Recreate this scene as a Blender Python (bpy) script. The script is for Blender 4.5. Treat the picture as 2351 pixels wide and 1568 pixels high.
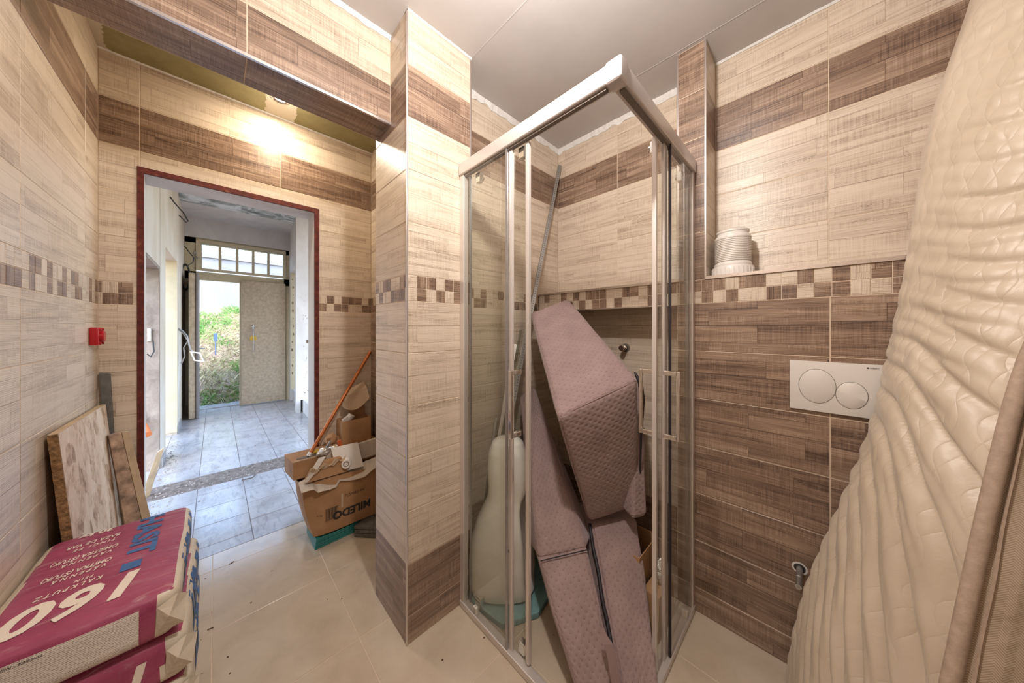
import bpy, bmesh, math, random
from mathutils import Vector, Matrix, noise as mn
from mathutils.bvhtree import BVHTree
random.seed(7)
for o in list(bpy.data.objects): bpy.data.objects.remove(o)
sc = bpy.context.scene
COL = sc.collection
PI = math.pi
V = Vector

# ------------------------------------------------------------------ camera
cam_d = bpy.data.cameras.new('camera'); cam = bpy.data.objects.new('camera', cam_d); COL.objects.link(cam)
cam_d.sensor_width = 36; cam_d.sensor_fit = 'HORIZONTAL'; cam_d.lens = 690 / 2351 * 36
cam_d.shift_y = -31 / 2351; cam_d.clip_start = 0.02; cam_d.clip_end = 200
AZ = math.radians(45.392)
cam.location = (0, 0, 1.34); cam.rotation_euler = (PI / 2, 0, AZ - PI / 2)
sc.camera = cam
# ------------------------------------------------------------------ light and exposure
sc.view_settings.view_transform = 'Standard'; sc.view_settings.look = 'None'
sc.view_settings.gamma = 1; sc.view_settings.use_curve_mapping = False
sc.view_settings.exposure = 0.18
LAMP_W = 50.0; LAMP_C = (1, .94, .89)
ALC_W = 5.5; ALC_C = (1, .85, .66)
SUN_W = 2.2
w = bpy.data.worlds.new('sky'); sc.world = w; w.use_nodes = True
wn = w.node_tree.nodes; wl = w.node_tree.links
sky = wn.new('ShaderNodeTexSky'); sky.sky_type = 'NISHITA'; sky.sun_disc = False
sky.sun_elevation = math.radians(52); sky.sun_rotation = math.radians(180); sky.air_density = 1.2; sky.dust_density = 1.5
bg = wn['Background']; bg.inputs['Strength'].default_value = 1.25
wl.new(sky.outputs[0], bg.inputs['Color'])
def lamp(name, kind, loc, energy, color, **kw):
    l = bpy.data.lights.new(name, kind); l.energy = energy; l.color = color
    for k, v in kw.items(): setattr(l, k, v)
    o = bpy.data.objects.new(name, l); COL.objects.link(o); o.location = loc; return o
s = lamp('sunlight', 'SUN', (0, 0, 10), SUN_W, (1, .95, .86), angle=math.radians(1.0))
s.rotation_euler = V((0, .38, -.92)).to_track_quat('-Z', 'Y').to_euler()
lamp('room_light', 'POINT', (.46, .40, 2.36), LAMP_W, LAMP_C, shadow_soft_size=.045)
lamp('alcove_light', 'AREA', (.27, 2.20, 2.672), ALC_W, ALC_C, shape='DISK', size=.07)
lamp('alcove_glow', 'POINT', (.27, 2.10, 2.60), 2.4, ALC_C, shadow_soft_size=.03)

# ------------------------------------------------------------------ helpers
def obj(name, me, parent=None, mat=None, matrix=None):
    if mat is not None:
        for m_ in (mat if isinstance(mat, (list, tuple)) else [mat]): me.materials.append(m_)
    o = bpy.data.objects.new(name, me); COL.objects.link(o)
    if parent: o.parent = parent
    if matrix is not None: o.matrix_world = matrix; 
    return o
def tag(o, label=None, cat=None, group=None, kind=None):
    if label: o['label'] = label
    if cat: o['category'] = cat
    if group: o['group'] = group
    if kind: o['kind'] = kind
    return o
def thing(name, label, cat, loc=(0, 0, 0), group=None):
    o = bpy.data.objects.new(name, None); COL.objects.link(o); o.location = loc; o.empty_display_size = .05
    o['_loc'] = 0
    del o['_loc']
    return tag(o, label, cat, group)
class MB:
    """collects geometry in world coordinates"""
    def __init__(s): s.v = []; s.f = []; s.uv = []; s.mi = []
    def add(s, vs, fs, uvs=None, mi=0):
        b = len(s.v); s.v += [tuple(p) for p in vs]
        for i, f in enumerate(fs):
            s.f.append([b + k for k in f]); s.mi.append(mi)
            s.uv.append(uvs[i] if uvs else None)
        return s
    def box(s, x0, y0, z0, x1, y1, z1, mi=0):
        vs = [(x0,y0,z0),(x1,y0,z0),(x1,y1,z0),(x0,y1,z0),(x0,y0,z1),(x1,y0,z1),(x1,y1,z1),(x0,y1,z1)]
        fs = [(0,3,2,1),(4,5,6,7),(0,1,5,4),(1,2,6,5),(2,3,7,6),(3,0,4,7)]
        return s.add(vs, fs, None, mi)
    def hexa(s, c8, mi=0):
        fs = [(0,3,2,1),(4,5,6,7),(0,1,5,4),(1,2,6,5),(2,3,7,6),(3,0,4,7)]
        return s.add(c8, fs, None, mi)
    def prism(s, poly, z0, z1, mi=0):
        n = len(poly); vs = [(x, y, z0) for x, y in poly] + [(x, y, z1) for x, y in poly]
        fs = [tuple(range(n - 1, -1, -1)), tuple(range(n, 2 * n))] + [(i, (i+1) % n, n + (i+1) % n, n + i) for i in range(n)]
        return s.add(vs, fs, None, mi)
    def ext(s, poly, d, mi=0):
        """closed planar polygon of 3D points, extruded by vector d"""
        n = len(poly); d = V(d); vs = [V(p) for p in poly] + [V(p) + d for p in poly]
        fs = [tuple(range(n - 1, -1, -1)), tuple(range(n, 2 * n))] + [(i, (i+1) % n, n + (i+1) % n, n + i) for i in range(n)]
        return s.add(vs, fs, None, mi)
    def tube(s, pts, r, seg=10, mi=0, cap=True):
        pts = [V(p) for p in pts]; n = len(pts); rs = r if isinstance(r, (list, tuple)) else [r] * n
        vs = []; up = None
        for i, p in enumerate(pts):
            t = (pts[min(i + 1, n - 1)] - pts[max(i - 1, 0)]).normalized()
            if up is None:
                up = V((0, 0, 1)) if abs(t.z) < .9 else V((1, 0, 0))
            a = t.cross(up).normalized(); b = a.cross(t).normalized(); up = b
            for k in range(seg):
                an = 2 * PI * k / seg; vs.append(p + (a * math.cos(an) + b * math.sin(an)) * rs[i])
        fs = []
        for i in range(n - 1):
            for k in range(seg):
                fs.append((i*seg+k, (i+1)*seg+k, (i+1)*seg+(k+1) % seg, i*seg+(k+1) % seg))
        if cap: fs += [tuple(range(seg)), tuple((n-1)*seg + k for k in range(seg - 1, -1, -1))]
        return s.add(vs, fs, None, mi)
    def lathe(s, prof, o=(0, 0, 0), ax=(0, 0, 1), seg=32, mi=0):
        ax = V(ax).normalized(); a = ax.orthogonal().normalized(); b = ax.cross(a); o = V(o)
        vs = []; n = len(prof)
        for r, h in prof:
            for k in range(seg):
                an = 2 * PI * k / seg; vs.append(o + ax * h + (a * math.cos(an) + b * math.sin(an)) * max(r, 1e-5))
        fs = [(i*seg+k, i*seg+(k+1) % seg, (i+1)*seg+(k+1) % seg, (i+1)*seg+k) for i in range(n - 1) for k in range(seg)]
        return s.add(vs, fs, None, mi)
    def mesh(s, name='m', smooth=False, org=None):
        me = bpy.data.meshes.new(name)
        vs = s.v if org is None else [(a - org[0], b - org[1], c - org[2]) for a, b, c in s.v]
        me.from_pydata(vs, [], s.f); 
        if any(u for u in s.uv):
            l = me.uv_layers.new(name='UVMap'); i = 0
            for f, u in zip(s.f, s.uv):
                for k in range(len(f)):
                    l.data[i].uv = u[k] if u else (0, 0); i += 1
        for p, m_ in zip(me.polygons, s.mi): p.material_index = m_; p.use_smooth = smooth
        me.update(); return me
def fin(me, bevel=0, seg=2, normals=True, smooth_angle=None):
    bm = bmesh.new(); bm.from_mesh(me)
    if normals: bmesh.ops.recalc_face_normals(bm, faces=bm.faces)
    if bevel:
        es = [e for e in bm.edges if len(e.link_faces) == 2 and e.calc_face_angle(0) > .5]
        bmesh.ops.bevel(bm, geom=es, offset=bevel, segments=seg, affect='EDGES', profile=.6, clamp_overlap=True)
    bm.to_mesh(me); bm.free()
    if smooth_angle is not None:
        for p in me.polygons: p.use_smooth = True
        try: me.set_sharp_from_angle(angle=smooth_angle)
        except Exception: pass
    return me
def part(name, mb, mat, parent=None, bevel=0, seg=2, smooth=None, label=None):
    """a mesh made in world coordinates, linked under its thing (whose Empty may stand anywhere)"""
    org = tuple(parent_loc(parent)) if parent else None
    me = mb.mesh(name, org=org); fin(me, bevel, seg, True, smooth)
    o = obj(name, me, parent, mat)
    if label: o['label'] = label
    return o
def parent_loc(p):
    l = V((0, 0, 0))
    while p: l += p.location; p = p.parent
    return l
def centred(name, mb, mat, bevel=0, seg=2, smooth=None):
    """top-level single mesh with origin at its base"""
    xs = [v[0] for v in mb.v]; ys = [v[1] for v in mb.v]; zs = [v[2] for v in mb.v]
    c = ((min(xs)+max(xs))/2, (min(ys)+max(ys))/2, min(zs))
    me = mb.mesh(name, org=c); fin(me, bevel, seg, True, smooth)
    o = obj(name, me, None, mat); o.location = c; return o

# ------------------------------------------------------------------ materials
def newmat(name):
    m = bpy.data.materials.new(name); m.use_nodes = True
    nt = m.node_tree; b = nt.nodes['Principled BSDF']; return m, nt, b
def N(nt, t, **kw):
    n = nt.nodes.new(t)
    for k, v in kw.items():
        if k in n.inputs: n.inputs[k].default_value = v
        else: setattr(n, k, v)
    return n
def L(nt, a, b): nt.links.new(a, b)
def math_(nt, op, a, b=None, c=None):
    n = nt.nodes.new('ShaderNodeMath'); n.operation = op
    for i, x in enumerate((a, b, c)):
        if x is None: continue
        if isinstance(x, (int, float)): n.inputs[i].default_value = x
        else: L(nt, x, n.inputs[i])
    return n.outputs[0]
def mixc(nt, fac, a, b, mode='MIX'):
    n = nt.nodes.new('ShaderNodeMix'); n.data_type = 'RGBA'; n.blend_type = mode
    for idx, x in ((0, fac), (6, a), (7, b)):
        if isinstance(x, (int, float)): n.inputs[idx].default_value = x
        elif isinstance(x, tuple): n.inputs[idx].default_value = (*x, 1)
        else: L(nt, x, n.inputs[idx])
    return n.outputs[2]
def ramp(nt, fac, stops):
    n = nt.nodes.new('ShaderNodeValToRGB'); e = n.color_ramp.elements
    while len(e) > 1: e.remove(e[-1])
    e[0].position = stops[0][0]; e[0].color = (*stops[0][1], 1)
    for p, c in stops[1:]:
        x = e.new(p); x.color = (*c, 1)
    L(nt, fac, n.inputs[0]); return n.outputs[0]
def noise(nt, vec, scale, detail=4, rough=.5, dist=0):
    n = nt.nodes.new('ShaderNodeTexNoise'); n.inputs['Scale'].default_value = scale
    n.inputs['Detail'].default_value = detail; n.inputs['Roughness'].default_value = rough; n.inputs['Distortion'].default_value = dist
    if vec is not None: L(nt, vec, n.inputs['Vector'])
    return n.outputs[0]
def mapping(nt, vec, scale=(1, 1, 1), rot=(0, 0, 0), loc=(0, 0, 0)):
    n = nt.nodes.new('ShaderNodeMapping'); n.inputs['Scale'].default_value = scale; n.inputs['Rotation'].default_value = rot
    n.inputs['Location'].default_value = loc
    L(nt, vec, n.inputs['Vector']); return n.outputs[0]
def bump(nt, b, h, strength=.3, dist=.002, prev=None):
    n = nt.nodes.new('ShaderNodeBump'); n.inputs['Strength'].default_value = strength; n.inputs['Distance'].default_value = dist
    L(nt, h, n.inputs['Height'])
    if prev is not None: L(nt, prev, n.inputs['Normal'])
    if b is not None: L(nt, n.outputs[0], b.inputs['Normal'])
    return n.outputs[0]
def simple(name, col, rough=.5, metal=0, nscale=None, namt=.12, bumps=None, spec=None, coords='Object'):
    m, nt, b = newmat(name); b.inputs['Roughness'].default_value = rough; b.inputs['Metallic'].default_value = metal
    if spec is not None: b.inputs['Specular IOR Level'].default_value = spec
    if nscale:
        tc = N(nt, 'ShaderNodeTexCoord'); v = tc.outputs[coords]
        f = noise(nt, v, nscale, 6, .6)
        lo = tuple(max(0, c * (1 - namt)) for c in col); hi = tuple(min(1, c * (1 + namt)) for c in col)
        L(nt, ramp(nt, f, [(.3, lo), (.7, hi)]), b.inputs['Base Color'])
        if bumps: bump(nt, b, noise(nt, v, bumps[0], 4, .6), bumps[1], bumps[2])
    else: b.inputs['Base Color'].default_value = (*col, 1)
    return m
def wood_tile(name, stops, vertical=False, k=1.0):
    """printed plank ceramic: strips of varying tone, grain, saw marks and fine raised ridges"""
    m, nt, b = newmat(name)
    tc = N(nt, 'ShaderNodeTexCoord'); oi = N(nt, 'ShaderNodeObjectInfo')
    v = tc.outputs['UV']
    if vertical: v = mapping(nt, v, rot=(0, 0, PI / 2))
    cmb = N(nt, 'ShaderNodeCombineXYZ'); L(nt, math_(nt, 'MULTIPLY', oi.outputs['Random'], 31.7), cmb.inputs[0])
    L(nt, math_(nt, 'MULTIPLY', math_(nt, 'FLOOR', math_(nt, 'MULTIPLY', oi.outputs['Random'], 97.)), .2235 if k == 1 else .013), cmb.inputs[1])
    va = N(nt, 'ShaderNodeVectorMath', operation='ADD'); L(nt, v, va.inputs[0]); L(nt, cmb.outputs[0], va.inputs[1]); v = va.outputs[0]
    sp = N(nt, 'ShaderNodeSeparateXYZ'); L(nt, v, sp.inputs[0])
    wv = math_(nt, 'ADD', sp.outputs[1], math_(nt, 'MULTIPLY', math_(nt, 'SINE', math_(nt, 'MULTIPLY', sp.outputs[1], 28.113)), .0185 if k == 1 else .005))
    c2 = N(nt, 'ShaderNodeCombineXYZ'); L(nt, sp.outputs[0], c2.inputs[0]); L(nt, wv, c2.inputs[1])
    br = N(nt, 'ShaderNodeTexBrick'); L(nt, c2.outputs[0], br.inputs['Vector']); br.offset = .37; br.offset_frequency = 2
    br.inputs['Scale'].default_value = 1; br.inputs['Brick Width'].default_value = .47 * k; br.inputs['Row Height'].default_value = .0559 * k
    br.inputs['Mortar Size'].default_value = .0009; br.inputs['Mortar Smooth'].default_value = .4
    br.inputs['Color1'].default_value = (0, 0, 0, 1); br.inputs['Color2'].default_value = (1, 1, 1, 1); br.inputs['Mortar'].default_value = (.5, .5, .5, 1)
    rnd = math_(nt, 'MULTIPLY', br.outputs['Color'], 1.0)
    # per-plank shift of the grain
    c3 = N(nt, 'ShaderNodeCombineXYZ'); L(nt, math_(nt, 'MULTIPLY', rnd, 17.3), c3.inputs[2])
    vb = N(nt, 'ShaderNodeVectorMath', operation='ADD'); L(nt, v, vb.inputs[0]); L(nt, c3.outputs[0], vb.inputs[1]); vg = vb.outputs[0]
    g1 = noise(nt, mapping(nt, vg, (2.0, 27, 1)), 1, 5, .6, .6)
    g2 = noise(nt, mapping(nt, vg, (7, 330, 1)), 1, 4, .6, .3)
    g3 = noise(nt, mapping(nt, vg, (230, 7, 1)), 1, 3, .55)      # saw marks across
    blot = noise(nt, mapping(nt, vg, (5, 16, 1)), 1, 3, .5)
    wvt = N(nt, 'ShaderNodeTexWave'); wvt.wave_type = 'BANDS'; wvt.bands_direction = 'Y'
    L(nt, mapping(nt, vg, (1, 6, 1)), wvt.inputs['Vector']); wvt.inputs['Scale'].default_value = 14; wvt.inputs['Distortion'].default_value = 9; wvt.inputs['Detail'].default_value = 3; wvt.inputs['Detail Scale'].default_value = 1.2
    saw = math_(nt, 'MULTIPLY', math_(nt, 'SUBTRACT', g3, .5), math_(nt, 'MULTIPLY', math_(nt, 'GREATER_THAN', blot, .46), .46))
    ring = math_(nt, 'MULTIPLY', math_(nt, 'SUBTRACT', wvt.outputs['Fac'], .5), math_(nt, 'MULTIPLY', math_(nt, 'LESS_THAN', rnd, .35), .16))
    val = math_(nt, 'ADD', math_(nt, 'MULTIPLY', rnd, .15), math_(nt, 'MULTIPLY', g1, .80))
    val = math_(nt, 'ADD', val, math_(nt, 'MULTIPLY', math_(nt, 'SUBTRACT', g2, .5), .62))
    val = math_(nt, 'ADD', val, saw); val = math_(nt, 'ADD', val, math_(nt, 'ADD', ring, .06))
    val = math_(nt, 'SUBTRACT', val, math_(nt, 'MULTIPLY', br.outputs['Fac'], .22))
    L(nt, ramp(nt, val, stops), b.inputs['Base Color'])
    b.inputs['Roughness'].default_value = .31
    rid = N(nt, 'ShaderNodeTexWave'); rid.wave_type = 'BANDS'; rid.bands_direction = 'Y'; L(nt, v, rid.inputs['Vector'])
    rid.inputs['Scale'].default_value = 62; rid.inputs['Distortion'].default_value = 1.5; rid.inputs['Detail'].default_value = 1
    hgt = math_(nt, 'ADD', math_(nt, 'MULTIPLY', rid.outputs['Fac'], .5), g2)
    bump(nt, b, hgt, .35, .0012)
    return m
LS = [(.24, (.30, .225, .165)), (.40, (.50, .40, .305)), (.56, (.65, .54, .425)), (.80, (.72, .615, .50))]
DS = [(.26, (.075, .045, .032)), (.42, (.18, .115, .08)), (.58, (.30, .20, .14)), (.80, (.48, .35, .255))]
M = {}
M['tile_light'] = wood_tile('tile_light', LS); M['tile_dark'] = wood_tile('tile_dark', DS)
M['mos_light'] = wood_tile('mosaic_light', LS, False, .7); M['mos_dark'] = wood_tile('mosaic_dark', DS, False, .7)
M['mos_light_v'] = wood_tile('mosaic_light_v', LS, True, .7); M['mos_dark_v'] = wood_tile('mosaic_dark_v', DS, True, .7)
M['grout'] = simple('grout', (.66, .53, .40), .85, nscale=60, namt=.08)
M['grout_dark'] = simple('grout_hall', (.20, .17, .16), .9, nscale=40, namt=.2)
def floor_tile(name, c0, c1, c2, rough, dirt=None):
    m, nt, b = newmat(name); tc = N(nt, 'ShaderNodeTexCoord'); g = N(nt, 'ShaderNodeNewGeometry'); v = g.outputs['Position']
    oi = N(nt, 'ShaderNodeObjectInfo')
    f = math_(nt, 'ADD', noise(nt, v, 5, 8, .62, .6), math_(nt, 'MULTIPLY', math_(nt, 'SUBTRACT', oi.outputs['Random'], .5), .1))
    c = ramp(nt, f, [(.3, c0), (.5, c1), (.72, c2)])
    sp = noise(nt, v, 260, 2, .5); c = mixc(nt, math_(nt, 'MULTIPLY', math_(nt, 'GREATER_THAN', sp, .68), .25), c, c0)
    if dirt:
        d = noise(nt, mapping(nt, v, (14, 3.6, 1), rot=(0, 0, 1.1)), 1.5, 8, .7, 1.2)
        dm = ramp(nt, d, [(.50, (0, 0, 0)), (.72, (1, 1, 1))]); c = mixc(nt, math_(nt, 'MULTIPLY', dm, .75), c, dirt)
        d2 = noise(nt, v, 38, 5, .7); c = mixc(nt, math_(nt, 'MULTIPLY', math_(nt, 'GREATER_THAN', d2, .68), .8), c, (.10, .08, .07))
    L(nt, c, b.inputs['Base Color'])
    rr = noise(nt, v, 9, 5, .6); L(nt, math_(nt, 'ADD', math_(nt, 'MULTIPLY', rr, .22), rough - .11), b.inputs['Roughness'])
    b.inputs['Coat Weight'].default_value = .6; b.inputs['Coat Roughness'].default_value = .12
    bump(nt, b, noise(nt, v, 30, 4, .5), .08, .002); return m
M['floor_beige'] = floor_tile('floor_beige', (.50, .405, .30), (.565, .465, .35), (.63, .53, .41), .17)
M['floor_hall'] = floor_tile('floor_hall', (.31, .295, .295), (.43, .415, .415), (.52, .51, .51), .38, (.17, .15, .145))
def ceiling_mat():
    m, nt, b = newmat('ceiling_paint'); g = N(nt, 'ShaderNodeNewGeometry'); v = g.outputs['Position']
    L(nt, ramp(nt, noise(nt, v, 3, 4, .6), [(.3, (.50, .465, .45)), (.7, (.55, .515, .50))]), b.inputs['Base Color'])
    b.inputs['Roughness'].default_value = .55; bump(nt, b, noise(nt, v, 90, 4, .6), .12, .002); return m
M['ceiling'] = ceiling_mat()
def olive():
    m, nt, b = newmat('green_plasterboard'); g = N(nt, 'ShaderNodeNewGeometry'); v = g.outputs['Position']
    sx = N(nt, 'ShaderNodeSeparateXYZ'); L(nt, v, sx.inputs[0])
    n_ = noise(nt, v, 7, 6, .7)
    base = ramp(nt, n_, [(.3, (.24, .21, .09)), (.7, (.36, .32, .16))])
    # filler bands across the board joints at x = -.42 and x = .30
    d1 = math_(nt, 'ABSOLUTE', math_(nt, 'SUBTRACT', sx.outputs[0], .28)); d2 = math_(nt, 'ABSOLUTE', math_(nt, 'SUBTRACT', sx.outputs[0], -.44))
    d = math_(nt, 'MINIMUM', d1, d2); d = math_(nt, 'ADD', d, math_(nt, 'MULTIPLY', math_(nt, 'SUBTRACT', n_, .5), .12))
    f = math_(nt, 'LESS_THAN', d, .075)
    L(nt, mixc(nt, f, base, (.62, .56, .44)), b.inputs['Base Color']); b.inputs['Roughness'].default_value = .7; return m
M['olive'] = olive()
def plaster(name, cols, sc_=2.5, rough=.8, bs=(30, .25, .004)):
    m, nt, b = newmat(name); g = N(nt, 'ShaderNodeNewGeometry'); v = g.outputs['Position']
    f = noise(nt, mapping(nt, v, (1, 1, .55)), sc_, 8, .65, .8)
    L(nt, ramp(nt, f, cols), b.inputs['Base Color']); b.inputs['Roughness'].default_value = rough
    bump(nt, b, noise(nt, v, bs[0], 6, .65), bs[1], bs[2]); return m
M['white_plaster'] = plaster('white_plaster', [(.3, (.48, .44, .41)), (.55, (.58, .545, .52)), (.75, (.64, .61, .59))])
M['cream_plaster'] = plaster('cream_plaster', [(.3, (.44, .36, .27)), (.5, (.53, .455, .37)), (.72, (.58, .54, .50))], 1.6)
M['rough_grey'] = plaster('rough_grey', [(.3, (.15, .12, .10)), (.5, (.27, .22, .185)), (.72, (.40, .34, .29))], 5, .95, (24, .9, .012))
M['streaked_ceiling'] = plaster('streaked_ceiling', [(.36, (.10, .105, .10)), (.48, (.30, .32, .31)), (.60, (.66, .68, .68))], 3.6, .9)
M['concrete_strip'] = plaster('concrete_strip', [(.35, (.11, .083, .062)), (.5, (.20, .152, .12)), (.68, (.31, .25, .205))], 22, .95, (120, .8, .006))
M['concrete_wall'] = plaster('concrete_wall', [(.3, (.17, .17, .185)), (.6, (.225, .225, .25)), (.8, (.25, .25, .28))], 1.5)
M['caulk'] = simple('white_filler', (.74, .72, .69), .7, nscale=40, namt=.1, bumps=(60, .6, .004))
M['alu'] = simple('satin_aluminium', (.70, .645, .61), .34, .45)
M['alu_rail'] = simple('powder_coated_rail', (.60, .545, .515), .28, .35)
M['trim'] = simple('trim_metal', (.66, .60, .57), .25, .9)
M['chrome'] = simple('chrome', (.82, .80, .79), .08, 1)
M['steel'] = simple('steel', (.42, .42, .43), .38, .9, nscale=30)
M['galv'] = simple('galvanised', (.50, .50, .49), .35, .85, nscale=80, namt=.2)
M['white_plastic'] = simple('white_plastic', (.78, .73, .68), .35)
M['plate_white'] = simple('plate_white', (.74, .69, .64), .28)
M['ceramic'] = simple('ceramic', (.80, .78, .75), .10)
M['groove'] = simple('groove_dark', (.16, .13, .11), .6)
M['black'] = simple('black_plastic', (.02, .018, .02), .4)
M['rubber'] = simple('black_cable', (.035, .033, .035), .5)
M['red_plastic'] = simple('red_plastic', (.42, .006, .012), .25)
M['copper'] = simple('copper_pipe', (.52, .17, .055), .35, .55, nscale=20, namt=.25)
M['teal_foam'] = simple('teal_foam', (.20, .36, .36), .75, nscale=30, namt=.15, bumps=(150, .4, .002))
M['paper'] = simple('white_paper', (.72, .69, .62), .7, nscale=25, namt=.1)
M['foil'] = simple('crumpled_foil', (.66, .65, .62), .3, .6, nscale=40, bumps=(60, 1, .006))
M['cream_paint'] = simple('cream_paint', (.52, .44, .30), .45, nscale=6, namt=.12, bumps=(40, .2, .002))
M['door_vinyl'] = simple('speckled_vinyl', (.44, .345, .245), .5, nscale=26, namt=.2, bumps=(26, .5, .004))
M['leaf_shade'] = simple('leaf_shade_grey', (.20, .17, .165), .6, nscale=15)
M['slate'] = simple('slate_tile', (.13, .12, .105), .7, nscale=35, namt=.35, bumps=(60, .5, .003))
M['yellow'] = simple('yellow_brass', (.62, .40, .05), .35, .3)
M['orange'] = simple('orange_clay_pipe', (.55, .16, .05), .6)
M['gold_wood'] = simple('pale_wood', (.50, .36, .22), .6, nscale=9, namt=.25)
M['soil'] = simple('soil', (.30, .22, .16), .95, nscale=8, namt=.4, bumps=(20, 1, .03))
M['ink_black'] = simple('ink_black', (.035, .03, .028), .6)
M['ink_blue'] = simple('ink_blue', (.045, .13, .33), .5, nscale=40, namt=.3)
M['ink_white'] = simple('ink_cream', (.78, .68, .58), .5)
M['screw'] = simple('rusty', (.12, .07, .045), .7)
def redmesh():
    m, nt, b = newmat('red_mesh_tape'); g = N(nt, 'ShaderNodeNewGeometry'); v = g.outputs['Position']
    ck = N(nt, 'ShaderNodeTexChecker'); L(nt, v, ck.inputs['Vector']); ck.inputs['Scale'].default_value = 260
    n_ = noise(nt, v, 30, 5, .7)
    c = ramp(nt, n_, [(.38, (.075, .012, .009)), (.6, (.15, .024, .014)), (.78, (.36, .17, .09))])
    L(nt, mixc(nt, math_(nt, 'MULTIPLY', ck.outputs['Fac'], .25), c, (.06, .008, .006)), b.inputs['Base Color']); b.inputs['Roughness'].default_value = .8
    bump(nt, b, n_, .5, .004); return m
M['redmesh'] = redmesh()
def cardboard():
    m, nt, b = newmat('cardboard'); tc = N(nt, 'ShaderNodeTexCoord'); g = N(nt, 'ShaderNodeNewGeometry'); v = g.outputs['Position']
    f = noise(nt, v, 9, 5, .6); L(nt, ramp(nt, f, [(.3, (.36, .19, .085)), (.7, (.47, .27, .135))]), b.inputs['Base Color'])
    b.inputs['Roughness'].default_value = .75; bump(nt, b, noise(nt, v, 40, 3, .5), .25, .003); return m
M['card'] = cardboard()
M['card_pale'] = simple('cardboard_inside', (.55, .41, .28), .8, nscale=12, namt=.1)
M['card_grey'] = simple('cardboard_grey', (.56, .48, .40), .8, nscale=10, namt=.1)
def glass(name, tint, tintmix=.06, rough=0.0, ior=1.5):
    m = bpy.data.materials.new(name); m.use_nodes = True; nt = m.node_tree; nt.nodes.clear()
    out = N(nt, 'ShaderNodeOutputMaterial'); tr = N(nt, 'ShaderNodeBsdfTransparent'); gl = N(nt, 'ShaderNodeBsdfGlossy')
    tr.inputs['Color'].default_value = (*tint, 1); gl.inputs['Roughness'].default_value = rough; gl.inputs['Color'].default_value = (1, 1, 1, 1)
    fr = N(nt, 'ShaderNodeFresnel'); fr.inputs['IOR'].default_value = ior
    ge = N(nt, 'ShaderNodeNewGeometry')   # the Fresnel mirror sits on the outer faces of the slab only
    mx = N(nt, 'ShaderNodeMixShader'); L(nt, math_(nt, 'MULTIPLY', fr.outputs[0], math_(nt, 'SUBTRACT', 1.0, ge.outputs['Backfacing'])), mx.inputs[0]); L(nt, tr.outputs[0], mx.inputs[1]); L(nt, gl.outputs[0], mx.inputs[2])
    L(nt, mx.outputs[0], out.inputs[0]); return m
M['glass'] = glass('shower_glass', (.965, .972, .955))
M['pane'] = glass('window_glass', (.94, .96, .98))
M['teal_glass'] = simple('teal_glass_edge', (.03, .20, .18), .12)
M['glass_strip'] = glass('clear_profile', (.86, .88, .82), rough=.12)
def osb():
    m, nt, b = newmat('osb'); tc = N(nt, 'ShaderNodeTexCoord'); v = tc.outputs['Object']; acc = None
    for k, ro in enumerate(((.4, .2, .1), (1.3, -.3, .5), (-.8, .5, 1.2))):
        vo = N(nt, 'ShaderNodeTexVoronoi'); L(nt, mapping(nt, v, (30, 22, 12), rot=ro, loc=(k, k * 2, 0)), vo.inputs['Vector']); vo.inputs['Scale'].default_value = 1
        sx = N(nt, 'ShaderNodeSeparateColor'); L(nt, vo.outputs['Color'], sx.inputs[0]); q = sx.outputs[0]
        acc = q if acc is None else math_(nt, 'ADD', math_(nt, 'MULTIPLY', acc, .5), math_(nt, 'MULTIPLY', q, .5))
    n_ = noise(nt, mapping(nt, v, (50, 50, 50)), 1, 5, .65)
    val = math_(nt, 'ADD', math_(nt, 'MULTIPLY', acc, .6), math_(nt, 'MULTIPLY', n_, .45))
    L(nt, ramp(nt, val, [(.26, (.27, .14, .065)), (.37, (.46, .29, .17)), (.50, (.63, .46, .32)), (.80, (.74, .60, .47))]), b.inputs['Base Color'])
    b.inputs['Roughness'].default_value = .6; bump(nt, b, val, .3, .003); return m
M['osb'] = osb()
M['osb_edge'] = simple('osb_edge', (.26, .145, .06), .9, nscale=90, namt=.6, bumps=(130, 1, .006))
M['dirty_wood'] = simple('dirty_board', (.40, .28, .20), .8, nscale=22, namt=.55, bumps=(60, .6, .004))
M['grey_wood'] = simple('weathered_lath', (.13, .125, .115), .8, nscale=25, namt=.25)
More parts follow.
